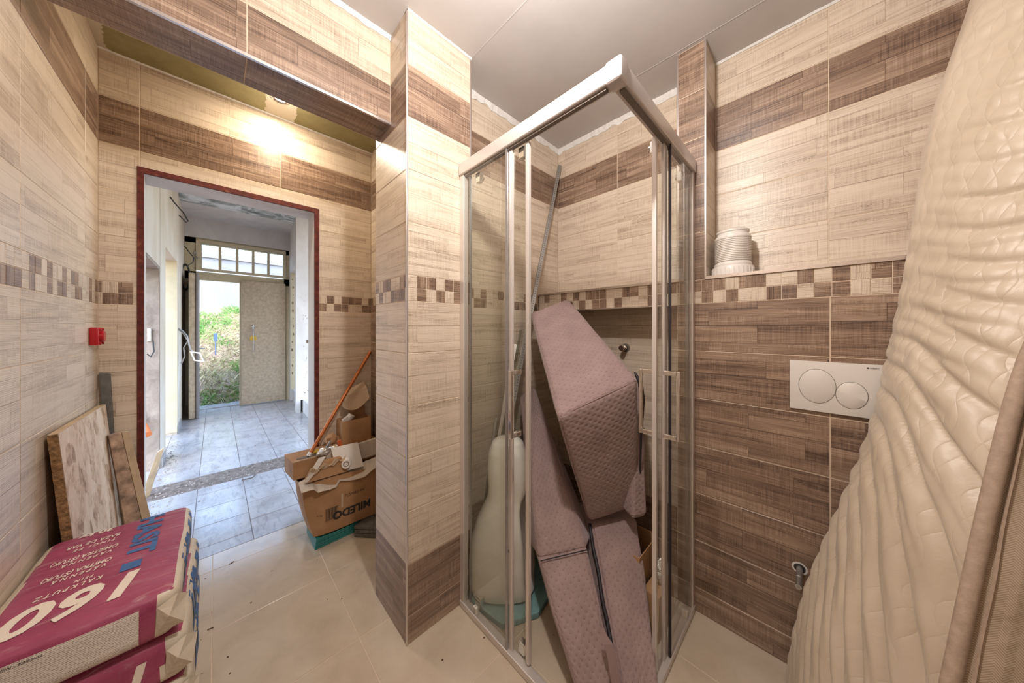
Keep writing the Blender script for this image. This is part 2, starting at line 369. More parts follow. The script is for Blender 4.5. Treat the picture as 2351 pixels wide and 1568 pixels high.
def mauve():
    m, nt, b = newmat('mauve_velour'); tc = N(nt, 'ShaderNodeTexCoord'); v = tc.outputs['UV']
    # staggered grid of stitched dimples: rotate 45 degrees and take the distance to cell centres
    r = mapping(nt, v, (1, 1, 1), rot=(0, 0, PI / 4)); p = 1 / .021
    sp = N(nt, 'ShaderNodeSeparateXYZ'); L(nt, r, sp.inputs[0])
    fx = math_(nt, 'SUBTRACT', math_(nt, 'FRACT', math_(nt, 'MULTIPLY', sp.outputs[0], p)), .5)
    fy = math_(nt, 'SUBTRACT', math_(nt, 'FRACT', math_(nt, 'MULTIPLY', sp.outputs[1], p)), .5)
    d = math_(nt, 'SQRT', math_(nt, 'ADD', math_(nt, 'MULTIPLY', fx, fx), math_(nt, 'MULTIPLY', fy, fy)))
    h = math_(nt, 'SMOOTH_MIN', d, .42, .15)
    hole = math_(nt, 'LESS_THAN', d, .10)
    n_ = noise(nt, v, 9, 4, .6); c = ramp(nt, n_, [(.3, (.27, .185, .175)), (.7, (.355, .25, .235))])
    L(nt, mixc(nt, math_(nt, 'MULTIPLY', hole, .6), c, (.13, .075, .08)), b.inputs['Base Color'])
    b.inputs['Roughness'].default_value = .85; b.inputs['Sheen Weight'].default_value = .35; b.inputs['Sheen Tint'].default_value = (.9, .78, .8, 1)
    p1 = bump(nt, None, h, .8, .006); bump(nt, b, noise(nt, v, 700, 2, .5), .25, .0008, p1); return m
M['mauve'] = mauve()
M['mauve_plain'] = simple('mauve_piping', (.27, .18, .17), .85)
M['zip'] = simple('black_zip_and_gap', (.02, .015, .02), .6)
def satin():
    m, nt, b = newmat('beige_quilted_satin'); tc = N(nt, 'ShaderNodeTexCoord'); v = tc.outputs['UV']
    n_ = noise(nt, v, 2.2, 5, .6, .4); c = ramp(nt, n_, [(.3, (.50, .40, .29)), (.55, (.60, .495, .375)), (.75, (.655, .555, .44))])
    st = noise(nt, v, 5, 6, .7, .5); c = mixc(nt, math_(nt, 'MULTIPLY', ramp(nt, st, [(.62, (0, 0, 0)), (.75, (1, 1, 1))]), .35), c, (.36, .25, .14))
    L(nt, c, b.inputs['Base Color']); b.inputs['Roughness'].default_value = .42; b.inputs['Sheen Weight'].default_value = .2
    # quilting: wavy stitched lines, crossing like onion shapes
    sp = N(nt, 'ShaderNodeSeparateXYZ'); L(nt, v, sp.inputs[0])
    wob = math_(nt, 'MULTIPLY', math_(nt, 'SINE', math_(nt, 'MULTIPLY', sp.outputs[1], 38)), .018)
    a1 = math_(nt, 'ABSOLUTE', math_(nt, 'SINE', math_(nt, 'MULTIPLY', math_(nt, 'ADD', sp.outputs[0], wob), 42)))
    a2 = math_(nt, 'ABSOLUTE', math_(nt, 'SINE', math_(nt, 'MULTIPLY', math_(nt, 'SUBTRACT', sp.outputs[0], wob), 42)))
    q = math_(nt, 'POWER', math_(nt, 'MINIMUM', a1, a2), .35)
    p1 = bump(nt, None, q, .32, .005); p2 = bump(nt, None, noise(nt, v, 11, 4, .55, .5), .35, .008, p1)
    bump(nt, b, noise(nt, v, 420, 3, .5), .2, .0008, p2); return m
M['satin'] = satin()
def herring():
    m, nt, b = newmat('herringbone_border'); tc = N(nt, 'ShaderNodeTexCoord'); v = tc.outputs['UV']
    sp = N(nt, 'ShaderNodeSeparateXYZ'); L(nt, v, sp.inputs[0])
    zz = math_(nt, 'ABSOLUTE', math_(nt, 'SUBTRACT', math_(nt, 'FRACT', math_(nt, 'MULTIPLY', sp.outputs[0], 42)), .5))
    st = math_(nt, 'FRACT', math_(nt, 'ADD', math_(nt, 'MULTIPLY', sp.outputs[1], 210), math_(nt, 'MULTIPLY', zz, 5)))
    f = math_(nt, 'GREATER_THAN', st, .5); n_ = noise(nt, v, 6, 4, .6)
    c = mixc(nt, f, (.52, .41, .30), (.36, .265, .18)); c = mixc(nt, math_(nt, 'MULTIPLY', math_(nt, 'GREATER_THAN', n_, .64), .25), c, (.2, .12, .07))
    L(nt, c, b.inputs['Base Color']); b.inputs['Roughness'].default_value = .8
    p1 = bump(nt, None, n_, .6, .02); bump(nt, b, st, .3, .001, p1); return m
M['herring'] = herring()
M['piping'] = simple('velvet_piping', (.42, .31, .23), .8, nscale=60, namt=.15, bumps=(300, .4, .002))
def bagmat(name, c0, c1, dusty):
    m, nt, b = newmat(name); g = N(nt, 'ShaderNodeNewGeometry'); v = g.outputs['Position']
    n_ = noise(nt, v, 8, 6, .65, .5); c = ramp(nt, n_, [(.3, c0), (.7, c1)])
    s1 = noise(nt, mapping(nt, v, (9, 60, 9), rot=(0, 0, .1)), 1, 5, .7, .6)
    c = mixc(nt, math_(nt, 'MULTIPLY', ramp(nt, s1, [(.56, (0, 0, 0)), (.78, (1, 1, 1))]), dusty), c, (.62, .48, .46))
    L(nt, c, b.inputs['Base Color']); b.inputs['Roughness'].default_value = .42
    bump(nt, b, noise(nt, mapping(nt, v, (5, 22, 10)), 1, 5, .6, 1), .6, .010); return m
M['bag_red'] = bagmat('bag_magenta', (.27, .035, .09), (.38, .075, .14), .55)
M['bag_cream'] = bagmat('bag_cream', (.58, .49, .38), (.70, .62, .50), .3)
def bag_label():
    m, nt, b = newmat('fine_print'); tc = N(nt, 'ShaderNodeTexCoord'); v = tc.outputs['UV']
    sp = N(nt, 'ShaderNodeSeparateXYZ'); L(nt, v, sp.inputs[0])
    row = math_(nt, 'FRACT', math_(nt, 'MULTIPLY', sp.outputs[1], 250)); inrow = math_(nt, 'LESS_THAN', math_(nt, 'ABSOLUTE', math_(nt, 'SUBTRACT', row, .5)), .18)
    n_ = noise(nt, mapping(nt, v, (420, 250, 1)), 1, 2, .6); on = math_(nt, 'GREATER_THAN', n_, .46)
    gap = math_(nt, 'LESS_THAN', math_(nt, 'FRACT', math_(nt, 'MULTIPLY', sp.outputs[1], 41)), .90)
    f = math_(nt, 'MULTIPLY', math_(nt, 'MULTIPLY', inrow, on), gap)
    L(nt, mixc(nt, math_(nt, 'MULTIPLY', f, .7), (.72, .64, .56), (.10, .07, .06)), b.inputs['Base Color']); b.inputs['Roughness'].default_value = .5; return m
M['fine_print'] = bag_label()
def grassm():
    m, nt, b = newmat('grass_blades'); g = N(nt, 'ShaderNodeNewGeometry'); v = g.outputs['Position']
    n_ = noise(nt, v, 1.3, 4, .6); n2 = noise(nt, v, 30, 2, .5)
    sz = N(nt, 'ShaderNodeSeparateXYZ'); L(nt, v, sz.inputs[0])
    mid = math_(nt, 'MULTIPLY', math_(nt, 'ABSOLUTE', math_(nt, 'SUBTRACT', sz.outputs[2], .85)), .22)
    f = math_(nt, 'ADD', math_(nt, 'MULTIPLY', n_, 1.0), math_(nt, 'MULTIPLY', math_(nt, 'SUBTRACT', n2, .5), .5))
    f = math_(nt, 'ADD', math_(nt, 'SUBTRACT', f, mid), .11)
    L(nt, ramp(nt, f, [(.32, (.07, .20, .04)), (.46, (.16, .30, .07)), (.52, (.34, .31, .16)), (.7, (.48, .41, .28))]), b.inputs['Base Color'])
    b.inputs['Roughness'].default_value = .6; return m
M['grass'] = grassm()
def emis(name, col, st):
    m = bpy.data.materials.new(name); m.use_nodes = True; nt = m.node_tree; b = nt.nodes['Principled BSDF']
    b.inputs['Emission Color'].default_value = (*col, 1); b.inputs['Emission Strength'].default_value = st; return m
M['bulb'] = emis('lit_bulb', (1, .85, .65), 14)
M['bulb2'] = emis('lit_diffuser', (1, .92, .82), 6)

# ------------------------------------------------------------------ tiled walls
_tile_cache = {}
def tile_mesh(w_, h_, t=.008, ch=.0008, mat=None):
    key = (round(w_, 3), round(h_, 3), t, mat.name)
    if key in _tile_cache: return _tile_cache[key]
    w2, h2 = w_, h_
    # local: x along, z up, front face at y = 0 looking to -y
    vs = [(0, t, 0), (w2, t, 0), (w2, t, h2), (0, t, h2), (0, ch, 0), (w2, ch, 0), (w2, ch, h2), (0, ch, h2),
          (ch, 0, ch), (w2 - ch, 0, ch), (w2 - ch, 0, h2 - ch), (ch, 0, h2 - ch)]
    fs = [(8, 9, 10, 11), (4, 5, 9, 8), (5, 6, 10, 9), (6, 7, 11, 10), (7, 4, 8, 11), (0, 1, 5, 4), (1, 2, 6, 5), (2, 3, 7, 6), (3, 0, 4, 7), (1, 0, 3, 2)]
    me = bpy.data.meshes.new('tile'); me.from_pydata(vs, [], fs); l = me.uv_layers.new(name='UVMap'); i = 0
    for f in fs:
        for k in f: l.data[i].uv = (vs[k][0], vs[k][2]); i += 1
    me.materials.append(mat); me.update(); _tile_cache[key] = me; return me
ROWS = [0, .115, .3385, .562, .7855, 1.009, 1.2325, 1.456, 1.566, 1.7895, 2.013, 2.2365, 2.46, 2.682]
def frame_of(u):
    u = V((u[0], u[1], 0)).normalized(); y = V((0, 0, 1)).cross(u)
    return u, y
def put_tile(parent, o, u, a, z, w_, h_, mat, name='tile', t=.008):
    uu, yy = frame_of(u)
    p = V((o[0], o[1], 0)) + uu * a + V((0, 0, z))
    me = tile_mesh(w_, h_, t, mat=mat)
    ob = bpy.data.objects.new(name, me); COL.objects.link(ob); ob.parent = parent
    mt = Matrix.Identity(4)
    for r in range(3): mt[r][0] = uu[r]; mt[r][1] = yy[r]; mt[r][2] = (0, 0, 1)[r]; mt[r][3] = p[r] - parent.location[r]
    ob.matrix_local = mt; return ob
G = .0034
def tile_wall(parent, o, u, a0, a1, joints, style, z0=0, z1=2.682, hole=None, mos=True, g=G):
    js = [a0] + sorted(j for j in joints if a0 + .012 < j < a1 - .012) + [a1]
    for r in range(len(ROWS) - 1):
        b0, b1 = max(ROWS[r], z0), min(ROWS[r + 1], z1)
        if b1 - b0 < .012 or r == 7: continue
        m_ = M['tile_dark'] if style(r) else M['tile_light']
        for i in range(len(js) - 1):
            x0, x1 = js[i] + g / 2, js[i + 1] - g / 2
            rects = [(x0, x1, b0 + g / 2, b1 - g / 2)]
            if hole:
                h0, h1, hz0, hz1 = hole; out = []
                for (c0, c1, e0, e1) in rects:
                    if c1 <= h0 or c0 >= h1 or e1 <= hz0 or e0 >= hz1: out.append((c0, c1, e0, e1)); continue
                    if e1 > hz1 + .01: out.append((max(c0, h0), min(c1, h1), hz1, e1))
                    if c0 < h0: out.append((c0, h0, e0, e1))
                    if c1 > h1: out.append((h1, c1, e0, e1))
                rects = out
            for (c0, c1, e0, e1) in rects:
                if c1 - c0 > .006 and e1 - e0 > .006: put_tile(parent, o, u, c0, e0, c1 - c0, e1 - e0, m_)
def mosaic(parent, o, u, a0, a1, start, pat=None, step=.0465, zz=(1.456, 1.511, 1.566), skip=None):
    n0 = math.floor((a0 - start) / step + 1e-4); i = n0; rr = random.Random(int(a0 * 991 + o[0] * 77))
    while start + i * step < a1 - .004:
        for k in (0, 1):
            x0, x1 = max(start + i * step, a0) + .001, min(start + (i + 1) * step, a1) - .001
            if x1 - x0 < .005: continue
            if skip and x0 < skip[1] and x1 > skip[0]: continue
            if pat and 0 <= i < len(pat[1 - k]): d = pat[1 - k][i] == 'D'
            else: d = rr.random() < .45
            v_ = rr.random() < .45
            put_tile(parent, o, u, x0, zz[k] + .001, x1 - x0, zz[k + 1] - zz[k] - .002, M[('mos_dark' if d else 'mos_light') + ('_v' if v_ else '')], 'mosaic_tile')
        i += 1
def struct(name, mb, mat, label=None, bevel=0):
    me = mb.mesh(name); fin(me, bevel)
    o = obj(name, me, None, mat); o['kind'] = 'structure'
    if label: o['label'] = label
    return o
B = .0012   # grout lies this far behind the tile faces
band = lambda r: r == 11
LX, DY, AX = -.40, 2.41, .853
CH = 2.682
# left wall
wl_ = struct('wall_left', MB().box(LX - .12, -1.72, 0, LX - B, 2.60, CH), M['grout'], 'left wall of pale wood-look tiles with a mosaic band')
tile_wall(wl_, (LX, -1.6), (0, 1), 0, 2.41 + 1.6, [1.6 + y for y in (-1.39, -.79, -.19, .41, 1.01, 1.61, 2.215)], band)
mosaic(wl_, (LX, -1.6), (0, 1), 0, 4.01, 1.6 + 2.41 - .0465 * 26,
       ('LLLLLLLLLLLDDLDLLDLDDLLLDLD'[1:], 'LLLLLLLLLDDDLDLLDLDDLLDDLLDLD'[3:]))
# door wall (back)
dL, dR, dT = -.26, .4815, 2.13
mb = MB().prism([(LX - .12, DY + B), (dL - .004, DY + B), (dL - .018, 2.60), (LX - .12, 2.60)], 0, 3.2)
mb.box(dR + .004, DY + B, 0, 2.2, 2.60, 3.2)
mb.box(dL - .004, DY + B, dT + .004, dR + .004, 2.60, 3.2)
wb = struct('wall_back', mb, M['grout'], 'tiled wall around the rough doorway to the hall')
HL, HR, HT = dL - .022, dR + .026, dT + .028
tile_wall(wb, (LX, DY), (1, 0), 0, AX - LX, [-.273 - LX, .298 - LX], band, hole=(HL - LX, HR - LX, 0, HT))
mosaic(wb, (LX, DY), (1, 0), 0, HL - LX, .012, ('LD', 'DD'))
mosaic(wb, (LX, DY), (1, 0), HR - LX, AX - LX, HR - LX, ('LDLDDDLD', 'DLDDLLDD'))
# the red mesh edging and the white reveal of the doorway
mb = MB()
mb.prism([(dL - .022, DY - .004), (dL, DY - .004), (dL - .001, DY + .012), (dL - .022, DY + .012)], 0, HT)
mb.prism([(dR, DY - .004), (HR, DY - .004), (HR, DY + .012), (dR, DY + .012)], 0, HT)
mb.box(dL, DY - .004, dT, dR, DY + .012, HT)
struct('trim_1', mb, M['redmesh'], 'dark red mesh edging round the doorway to the hall')
mb = MB().prism([(dL - .004, DY + .012), (dL, DY + .012), (dL - .014, 2.602), (dL - .018, 2.602)], 0, dT)
mb.box(dR, DY + .012, 0, dR + .004, 2.602, dT).box(dL - .016, DY + .012, dT, dR + .004, 2.602, dT + .004)
struct('trim_2', mb, M['white_plaster'], 'white plastered reveal of the doorway')
# alcove right wall
wa = struct('wall_alcove', MB().box(AX + B, 1.56, 0, AX + .1, DY, CH), M['grout'], 'narrow tiled return wall of the alcove')
tile_wall(wa, (AX, DY), (0, -1), 0, .85, [.3], lambda r: band(r) or r < 7)
mosaic(wa, (AX, DY), (0, -1), 0, .85, 0, ('DLDLD', 'DDLDL'))
# beam
bx1 = .574
wbm = struct('wall_beam', MB().box(LX, 1.381 + B, 2.28 + B, bx1, 1.555, CH), M['grout'], 'tiled beam across the room below the ceiling')
for (x0, x1) in ((-.40, .0774), (.0774, .574)):
    for (z0, z1, d) in ((2.284, 2.46, 1), (2.46, 2.665, 0)):
        put_tile(wbm, (0, 1.381), (1, 0), x0 + G/2, z0 + G/2, x1 - x0 - G, z1 - z0 - G, M['tile_dark' if d else 'tile_light'])
    # soffit tile, laid flat facing down
    me = tile_mesh(x1 - x0 - G, .166, mat=M['tile_dark']); ob = obj('tile', me, wbm)
    ob.matrix_local = Matrix(((1, 0, 0, x0 + G/2), (0, 0, 1, 1.386), (0, 1, 0, 2.28), (0, 0, 0, 1)))
struct('trim_3', MB().box(LX, 1.377, 2.276, bx1, 1.387, 2.286), M['trim'], 'metal edge profile along the beam')
# pillar
wp = struct('wall_pillar', MB().box(.574 + B, 1.213 + B, 0, .909, 1.56, CH), M['grout'], 'tiled pillar between doorway alcove and shower')
pst = lambda r: r in (0, 1, 11)
tile_wall(wp, (.574, 1.213), (1, 0), 0, .335, [], pst)
tile_wall(wp, (.574, 1.56), (0, -1), 0, .347, [], pst)
mosaic(wp, (.574, 1.213), (1, 0), 0, .335, .0, ('LDDLDDD', 'LDLDLDD'))
mosaic(wp, (.574, 1.56), (0, -1), 0, .347, .0, ('DLDDLLD', 'LDLLDDD'))
struct('trim_4', MB().box(.571, 1.210, 0, .579, 1.218, CH), M['trim'], 'metal corner profile of the pillar', .0015)
struct('trim_5', MB().box(.902, 1.210, 0, .911, 1.218, CH), M['trim'], 'metal edge profile where the pillar meets the shower', .0015)
# shower walls
ws = struct('wall_shower', MB().box(.909, 1.371 + B, 0, 1.96, 1.56, CH), M['grout'], 'tiled left wall of the shower')
tile_wall(ws, (.909, 1.371), (1, 0), 0, .932, [.62], lambda r: r in (0, 1, 11))
mosaic(ws, (.909, 1.371), (1, 0), 0, .932, .0, ('DLDLDLLDLLLLDDLDLDLL', 'DDLDDLLLLDDDDDDDLLDL'))
wr = struct('wall_shower_right', MB().box(1.841 + B, .40, 0, 1.96, 1.371, CH), M['grout'], 'tiled far wall of the shower with a recess under the ledge')
tile_wall(wr, (1.841, 1.371), (0, -1), 0, .93, [.469], lambda r: r in (0, 1, 11))
PAT = ('DDLLLDLLDDDLLDLDDLLDDLLDDLDDLDDLLDLLDLDDLDLDDLDLLDLDL', 'LLLLLLLDDLDDDLDLLDDLDLLDDLLLDLDLLDDLDDLLDDLDLLDLLDDLD')
wle = struct('wall_ledge', MB().box(1.62 + B, .482, 1.456, 1.841, 1.371, 1.572), M['grout'], 'mosaic fronted ledge across the shower')
mosaic(wle, (1.62, 1.371), (0, -1), 0, .889, .0, ('LDLLDLDLDDDLLDDLDLDL', 'LLLLLDLDLDDLDLLLDDLD'))
struct('trim_6', MB().box(1.615, .482, 1.566, 1.841, 1.371, 1.577).box(1.615, .482, 1.450, 1.640, 1.371, 1.4565), M['trim'], 'metal profiles along the shower ledge')
# right wall (toilet pre-wall)
wt = struct('wall_right', MB().box(1.62 + B, -1.72, 0, 1.96, .482, 1.566), M['grout'], 'dark wood-look tiled lower wall with the flush plate')
tile_wall(wt, (1.62, .482), (0, -1), 0, 2.08, [.517, 1.106, 1.695], lambda r: True, z1=1.456)
mosaic(wt, (1.62, .482), (0, -1), .0, 2.08, .103, ('DDLDDLLDLDLDD', 'DLDLLDDLDDLLD'))
struct('trim_7', MB().box(1.614, -1.72, 1.566, 1.815, .362, 1.580), M['trim'], 'metal topped ledge of the lower wall')
wpi = struct('wall_pier', MB().box(1.62 + B, .362 + B, 1.566, 1.95, .482, CH), M['grout'], 'narrow dark tiled pier between shower and ledge')
tile_wall(wpi, (1.62, .482), (0, -1), 0, .12, [], lambda r: True, z0=1.566)
tile_wall(wpi, (1.62, .362), (1, 0), 0, .195, [], band, z0=1.58)
struct('trim_8', MB().box(1.617, .359, 1.566, 1.625, .367, CH).box(1.617, .476, 1.566, 1.625, .485, CH), M['trim'], 'metal corner profiles of the pier', .0015)
wru = struct('wall_right_upper', MB().box(1.815 + B, -1.72, 1.566, 1.96, .40, CH), M['grout'], 'pale tiled upper wall above the ledge')
tile_wall(wru, (1.815, .362), (0, -1), 0, 1.96, [.397, .986, 1.575], band, z0=1.58)
# unseen front wall of the room
struct('wall_front', MB().box(LX - .12, -1.72, 0, 1.96, -1.6, CH), M['white_plaster'], 'plain wall behind the camera')
# ceilings
ce = struct('ceiling', MB().box(LX - .12, -1.72, CH, 2.2, 1.56, 2.80), M['ceiling'], 'smooth grey-beige painted ceiling')
struct('ceiling_alcove', MB().box(LX - .12, 1.56, CH, 2.2, 2.60, 2.80), M['olive'], 'green plasterboard ceiling of the alcove with filler patches')
def caulk(name, pts0, pts1, n, horiz, th=.022, lab=''):
    mb = MB(); p0, p1 = V(pts0), V(pts1); nrm = V(horiz)
    vs = []; fs = []
    for i in range(n + 1):
        t = i / n; p = p0.lerp(p1, t); q = mn.noise(V((t * 23, p0.x * 5, 1)))
        h_ = th * (1 + .45 * q); d = .005 + .003 * mn.noise(V((t * 31, 4, p0.y)))
        vs += [p, p + nrm * (d + .006), p + nrm * d + V((0, 0, -h_)), p + V((0, 0, -h_))]
    for i in range(n):
        for k in range(4): fs.append((i*4+k, i*4+(k+1) % 4, (i+1)*4+(k+1) % 4, (i+1)*4+k))
    mb.add(vs, fs); return struct(name, mb, M['caulk'], lab)
caulk('trim_9', (.911, 1.371, CH), (1.841, 1.371, CH), 60, (0, -1, 0), .035, 'rough white filler line above the shower wall')
caulk('trim_10', (1.841, .482, CH), (1.841, 1.371, CH), 60, (-1, 0, 0), .035, 'rough white filler line above the far shower wall')
caulk('trim_11', (LX, 1.381, CH), (.574, 1.381, CH), 60, (0, -1, 0), .022, 'rough white filler line above the beam')
caulk('trim_12', (1.815, -1.6, CH), (1.815, .362, CH), 60, (-1, 0, 0), .008, 'thin filler line above the right wall')
caulk('trim_13', (.574, 1.213, CH), (.909, 1.213, CH), 20, (0, -1, 0), .006, 'thin filler line above the pillar')
caulk('trim_14', (LX, DY, CH), (AX, DY, CH), 40, (0, -1, 0), .006, 'thin filler line above the door wall')

struct('trim_25', MB().box(.905, -1.5, CH - .0012, .909, 1.21, CH + .001).box(1.598, -1.5, CH - .0012, 1.601, 1.36, CH + .001), M['ceiling'], 'faint board joints in the painted ceiling')

# ------------------------------------------------------------------ floors
fl_ = struct('floor', MB().box(LX - .12, -1.72, -.12, 1.96, 2.505, -B), M['grout'], 'floor of large polished beige tiles')
def flat_tile(parent, x0, y0, x1, y1, mat, z=0, t=.008, g=.003):
    w_, h_ = x1 - x0 - g, y1 - y0 - g
    if w_ < .02 or h_ < .02: return
    me = tile_mesh(w_, h_, t, mat=mat); ob = obj('tile', me, parent)
    ob.matrix_local = Matrix(((1, 0, 0, x0 + g/2), (0, 0, 1, y0 + g/2), (0, -1, 0, z + random.uniform(-.0003, .0003)), (0, 0, 0, 1)))
xs = [LX] + [-.012 + .455 * k for k in range(0, 5)] + [1.96]
ys = [1.39 + .475 * k for k in range(-6, 3)]; ys = [-1.62] + [y for y in ys if y > -1.6] + [2.505]
for i in range(len(xs) - 1):
    for j in range(len(ys) - 1): flat_tile(fl_, xs[i], ys[j], xs[i+1], ys[j+1], M['floor_beige'])
fh = struct('floor_hall', MB().box(-.75, 2.505, -.12, 2.2, 7.12, -B), M['grout_dark'], 'hall floor of small dusty grey-white tiles')
xj = [-.73, -.385, -.105, .173, .455, .745, 1.03, 1.31]
for i in range(len(xj) - 1):
    base = 2.905 if i % 2 == 0 else 2.78
    yy_ = [base + .28 * k for k in range(-2, 16)]
    yy_ = [2.505] + [y for y in yy_ if 2.54 < y < 7.0] + [7.08]
    for j in range(len(yy_) - 1):
        y0, y1 = yy_[j], yy_[j+1]
        for (c0, c1) in ((y0, min(y1, 3.61)), (max(y0, 3.905), y1)):
            if c1 - c0 > .03: flat_tile(fh, xj[i], c0, xj[i+1], c1, M['floor_hall'], g=.005)
struct('trim_15', MB().box(-.75, 3.61, -.01, 2.2, 3.905, -.001), M['concrete_strip'], 'rough concrete strip across the hall floor')
# plaster debris along the edges of the hall floor
mb = MB(); rr = random.Random(5)
for i in range(420):
    t = rr.random(); y = 3.2 + 2.1 * t if rr.random() < .6 else 3.62 + .27 * rr.random()
    x = -.37 + abs(rr.gauss(0, .045)) + .01 if y > 3.92 or y < 3.6 else -.37 + rr.random() * 1.1
    if rr.random() < .1: x, y = rr.uniform(-.2, .7), rr.uniform(2.6, 6.5)
    s_ = rr.uniform(.003, .012); a = rr.random() * 6
    pts = [(x + s_ * math.cos(a + k * 2.1), y + s_ * math.sin(a + k * 2.1), .0005) for k in range(3)]
    mb.add(pts + [(x, y, s_ * .8)], [(0, 2, 1), (0, 1, 3), (1, 2, 3), (2, 0, 3)])
o = obj('plaster_debris', mb.mesh('debris'), None, simple('debris', (.34, .29, .25), .9, nscale=15, namt=.5)); tag(o, 'crumbs of plaster strewn along the hall floor', 'debris', kind='stuff')

# ------------------------------------------------------------------ hall
mb = MB()
XA, XB = -.377, -.349
mb.box(-.60, 2.60, 0, XA, 2.90, 3.105)
mb.box(-.60, 2.90, 1.92, XA, 4.38, 3.105)
def wx(y): return XA if y < 4.4 else (XB if y > 5.66 else XA + (XB - XA) * (y - 4.38) / 1.28)
def wpoly(y0, y1): return [(-.60, y0), (wx(y0), y0), (wx(y1), y1), (-.60, y1)]
mb.prism(wpoly(4.40, 4.74), 0, 3.105); mb.prism(wpoly(4.74, 5.68), 2.18, 3.105); mb.prism([(-.6, 5.68), (XB, 5.68), (XB, 7.03), (-.6, 7.03)], 0, 3.105)
struct('wall_hall_left', mb, M['cream_plaster'], 'cream plastered left wall of the hall')
struct('trim_16', MB().box(-.60, 4.38, 0, XA - .004, 4.40, 1.92).box(-.60, 2.90, 1.90, XA - .004, 4.38, 1.92), M['rough_grey'], 'rough grey plaster edge of the opening in the hall')
struct('trim_17', MB().box(-.60, 5.66, .03, XB + .004, 5.68, 2.18), M['cream_paint'], 'cream painted door jamb in the hall')
struct('baseboard_left', MB().prism([(XB, 5.70), (XB + .012, 5.70), (XB + .012, 6.2), (XB, 6.2)], 0, .09).box(XA, 4.42, 0, XA + .014, 4.72, .085), M['floor_hall'], 'tile skirting of the hall')
# hall ceiling, header
struct('ceiling_hall', MB().box(-.75, 2.60, 3.11, 2.2, 6.2, 3.2), M['streaked_ceiling'], 'patchy grey unpainted hall ceiling')
struct('ceiling_hall_white', MB().box(-.75, 6.2, 3.105, 2.2, 7.2, 3.2), M['white_plaster'], 'white plastered far part of the hall ceiling')
# entrance wall header and sides
mb = MB().box(-.35, 6.96, 2.79, 1.05, 7.2, 3.105)
mb.box(-.60, 7.03, 0, -.35, 7.2, 3.2).box(1.02, 7.03, 0, 2.2, 7.2, 3.2)
struct('wall_entrance', mb, M['white_plaster'], 'white header wall above the entrance')
# right side: step, end wall, return wall with doorway
struct('trim_18', MB().prism([(.952, 4.1), (2.2, 4.1), (2.2, 7.03), (1.02, 7.03)], 0, .20), M['white_plaster'], 'raised platform on the right of the hall', .004)
mb = MB().box(.958, 5.74, .20, 2.2, 5.88, 3.105).prism([(.90, 5.735), (.958, 5.735), (.99, 5.92), (.915, 5.92)], .0, 3.105)
struct('wall_hall_right', mb, M['white_plaster'], 'white end wall above the raised platform in the hall')
mb = MB().prism([(.98, 6.85), (1.2, 6.85), (1.2, 7.03), (.99, 7.03)], 0, 3.105).prism([(.915, 5.92), (1.2, 5.92), (1.2, 6.85), (.98, 6.85)], 2.36, 3.105)
struct('wall_hall_return', mb, M['white_plaster'], 'short return wall with an opening beside the entrance')
struct('trim_19', MB().box(.985, 6.832, .2, 1.16, 6.85, 2.36), M['cream_paint'], 'cream jamb with screw holes beside the entrance')
rr = random.Random(3); mb = MB()
for i in range(13):
    z = .5 + i * .145; x = 1.02 + rr.uniform(-.012, .012); s_ = rr.uniform(.006, .014)
    mb.box(x - s_ * .7, 6.829, z - s_ * 2, x + s_ * .7, 6.8325, z + s_ * 2)
for i in range(26):
    z = .3 + rr.random() ** 2 * 1.6; x = 1.06 - rr.random() ** 2 * .07; s_ = rr.uniform(.002, .005)
    mb.box(x - s_, 5.737, z - s_, x + s_, 5.741, z + s_)
mb.box(1.038, 5.73, 1.10, 1.062, 5.742, 1.15)
o = struct('trim_20', mb, M['screw'], 'dark holes and spots on the hall walls')

# entrance frame, transom window and leaves
en = struct('door_1', MB().box(-.35, 6.98, 2.12, .99, 7.06, 2.25).box(-.35, 6.98, 2.70, .99, 7.06, 2.79).box(-.35, 6.98, 0, -.22, 7.06, 2.79).box(.905, 6.98, 0, .99, 7.06, 2.79).box(.295, 6.985, 0, .33, 7.05, 2.12), M['cream_paint'], 'cream painted entrance frame at the end of the hall', .004)
win = struct('window_1', MB().box(-.224, 6.955, 2.265, .935, 6.99, 2.305).box(-.224, 6.955, 2.72, .935, 6.99, 2.765).box(-.224, 6.955, 2.305, -.155, 6.99, 2.72).box(.89, 6.955, 2.305, .935, 6.99, 2.72), M['cream_paint'], 'five pane transom window over the entrance', .003)
px_ = [-.155 + 1.045 * k / 5 for k in range(6)]
for k in range(1, 5):
    part('glazing_bar', MB().box(px_[k] - .018, 6.958, 2.305, px_[k] + .018, 6.988, 2.72), M['cream_paint'], win, .003)
for k in range(5):
    part('pane', MB().box(px_[k] + .018 * (k > 0), 6.970, 2.305, px_[k+1] - .018 * (k < 4), 6.974, 2.72), M['pane'] , win)
t = struct('door_2', MB().box(.315, 6.93, .012, .925, 6.985, 2.16), M['door_vinyl'], 'closed speckled vinyl covered right leaf of the entrance', .012)
part('lock_rosette', MB().lathe([(.0001, 0), (.045, 0), (.045, .008), (.0001, .012)], (.47, 6.93, 1.16), (0, -1, 0), 20), M['yellow'], t, smooth=.6)
part('bolt_rod', MB().tube([(.47, 6.915, 1.40), (.465, 6.91, 1.30), (.475, 6.91, 1.10), (.47, 6.915, .93)], [.012, .008, .007, .006], 8), M['steel'], t, smooth=.8)
mb = MB().box(.445, 6.905, 1.35, .495, 6.93, 1.38)
part('latch', mb, M['steel'], t, .004)
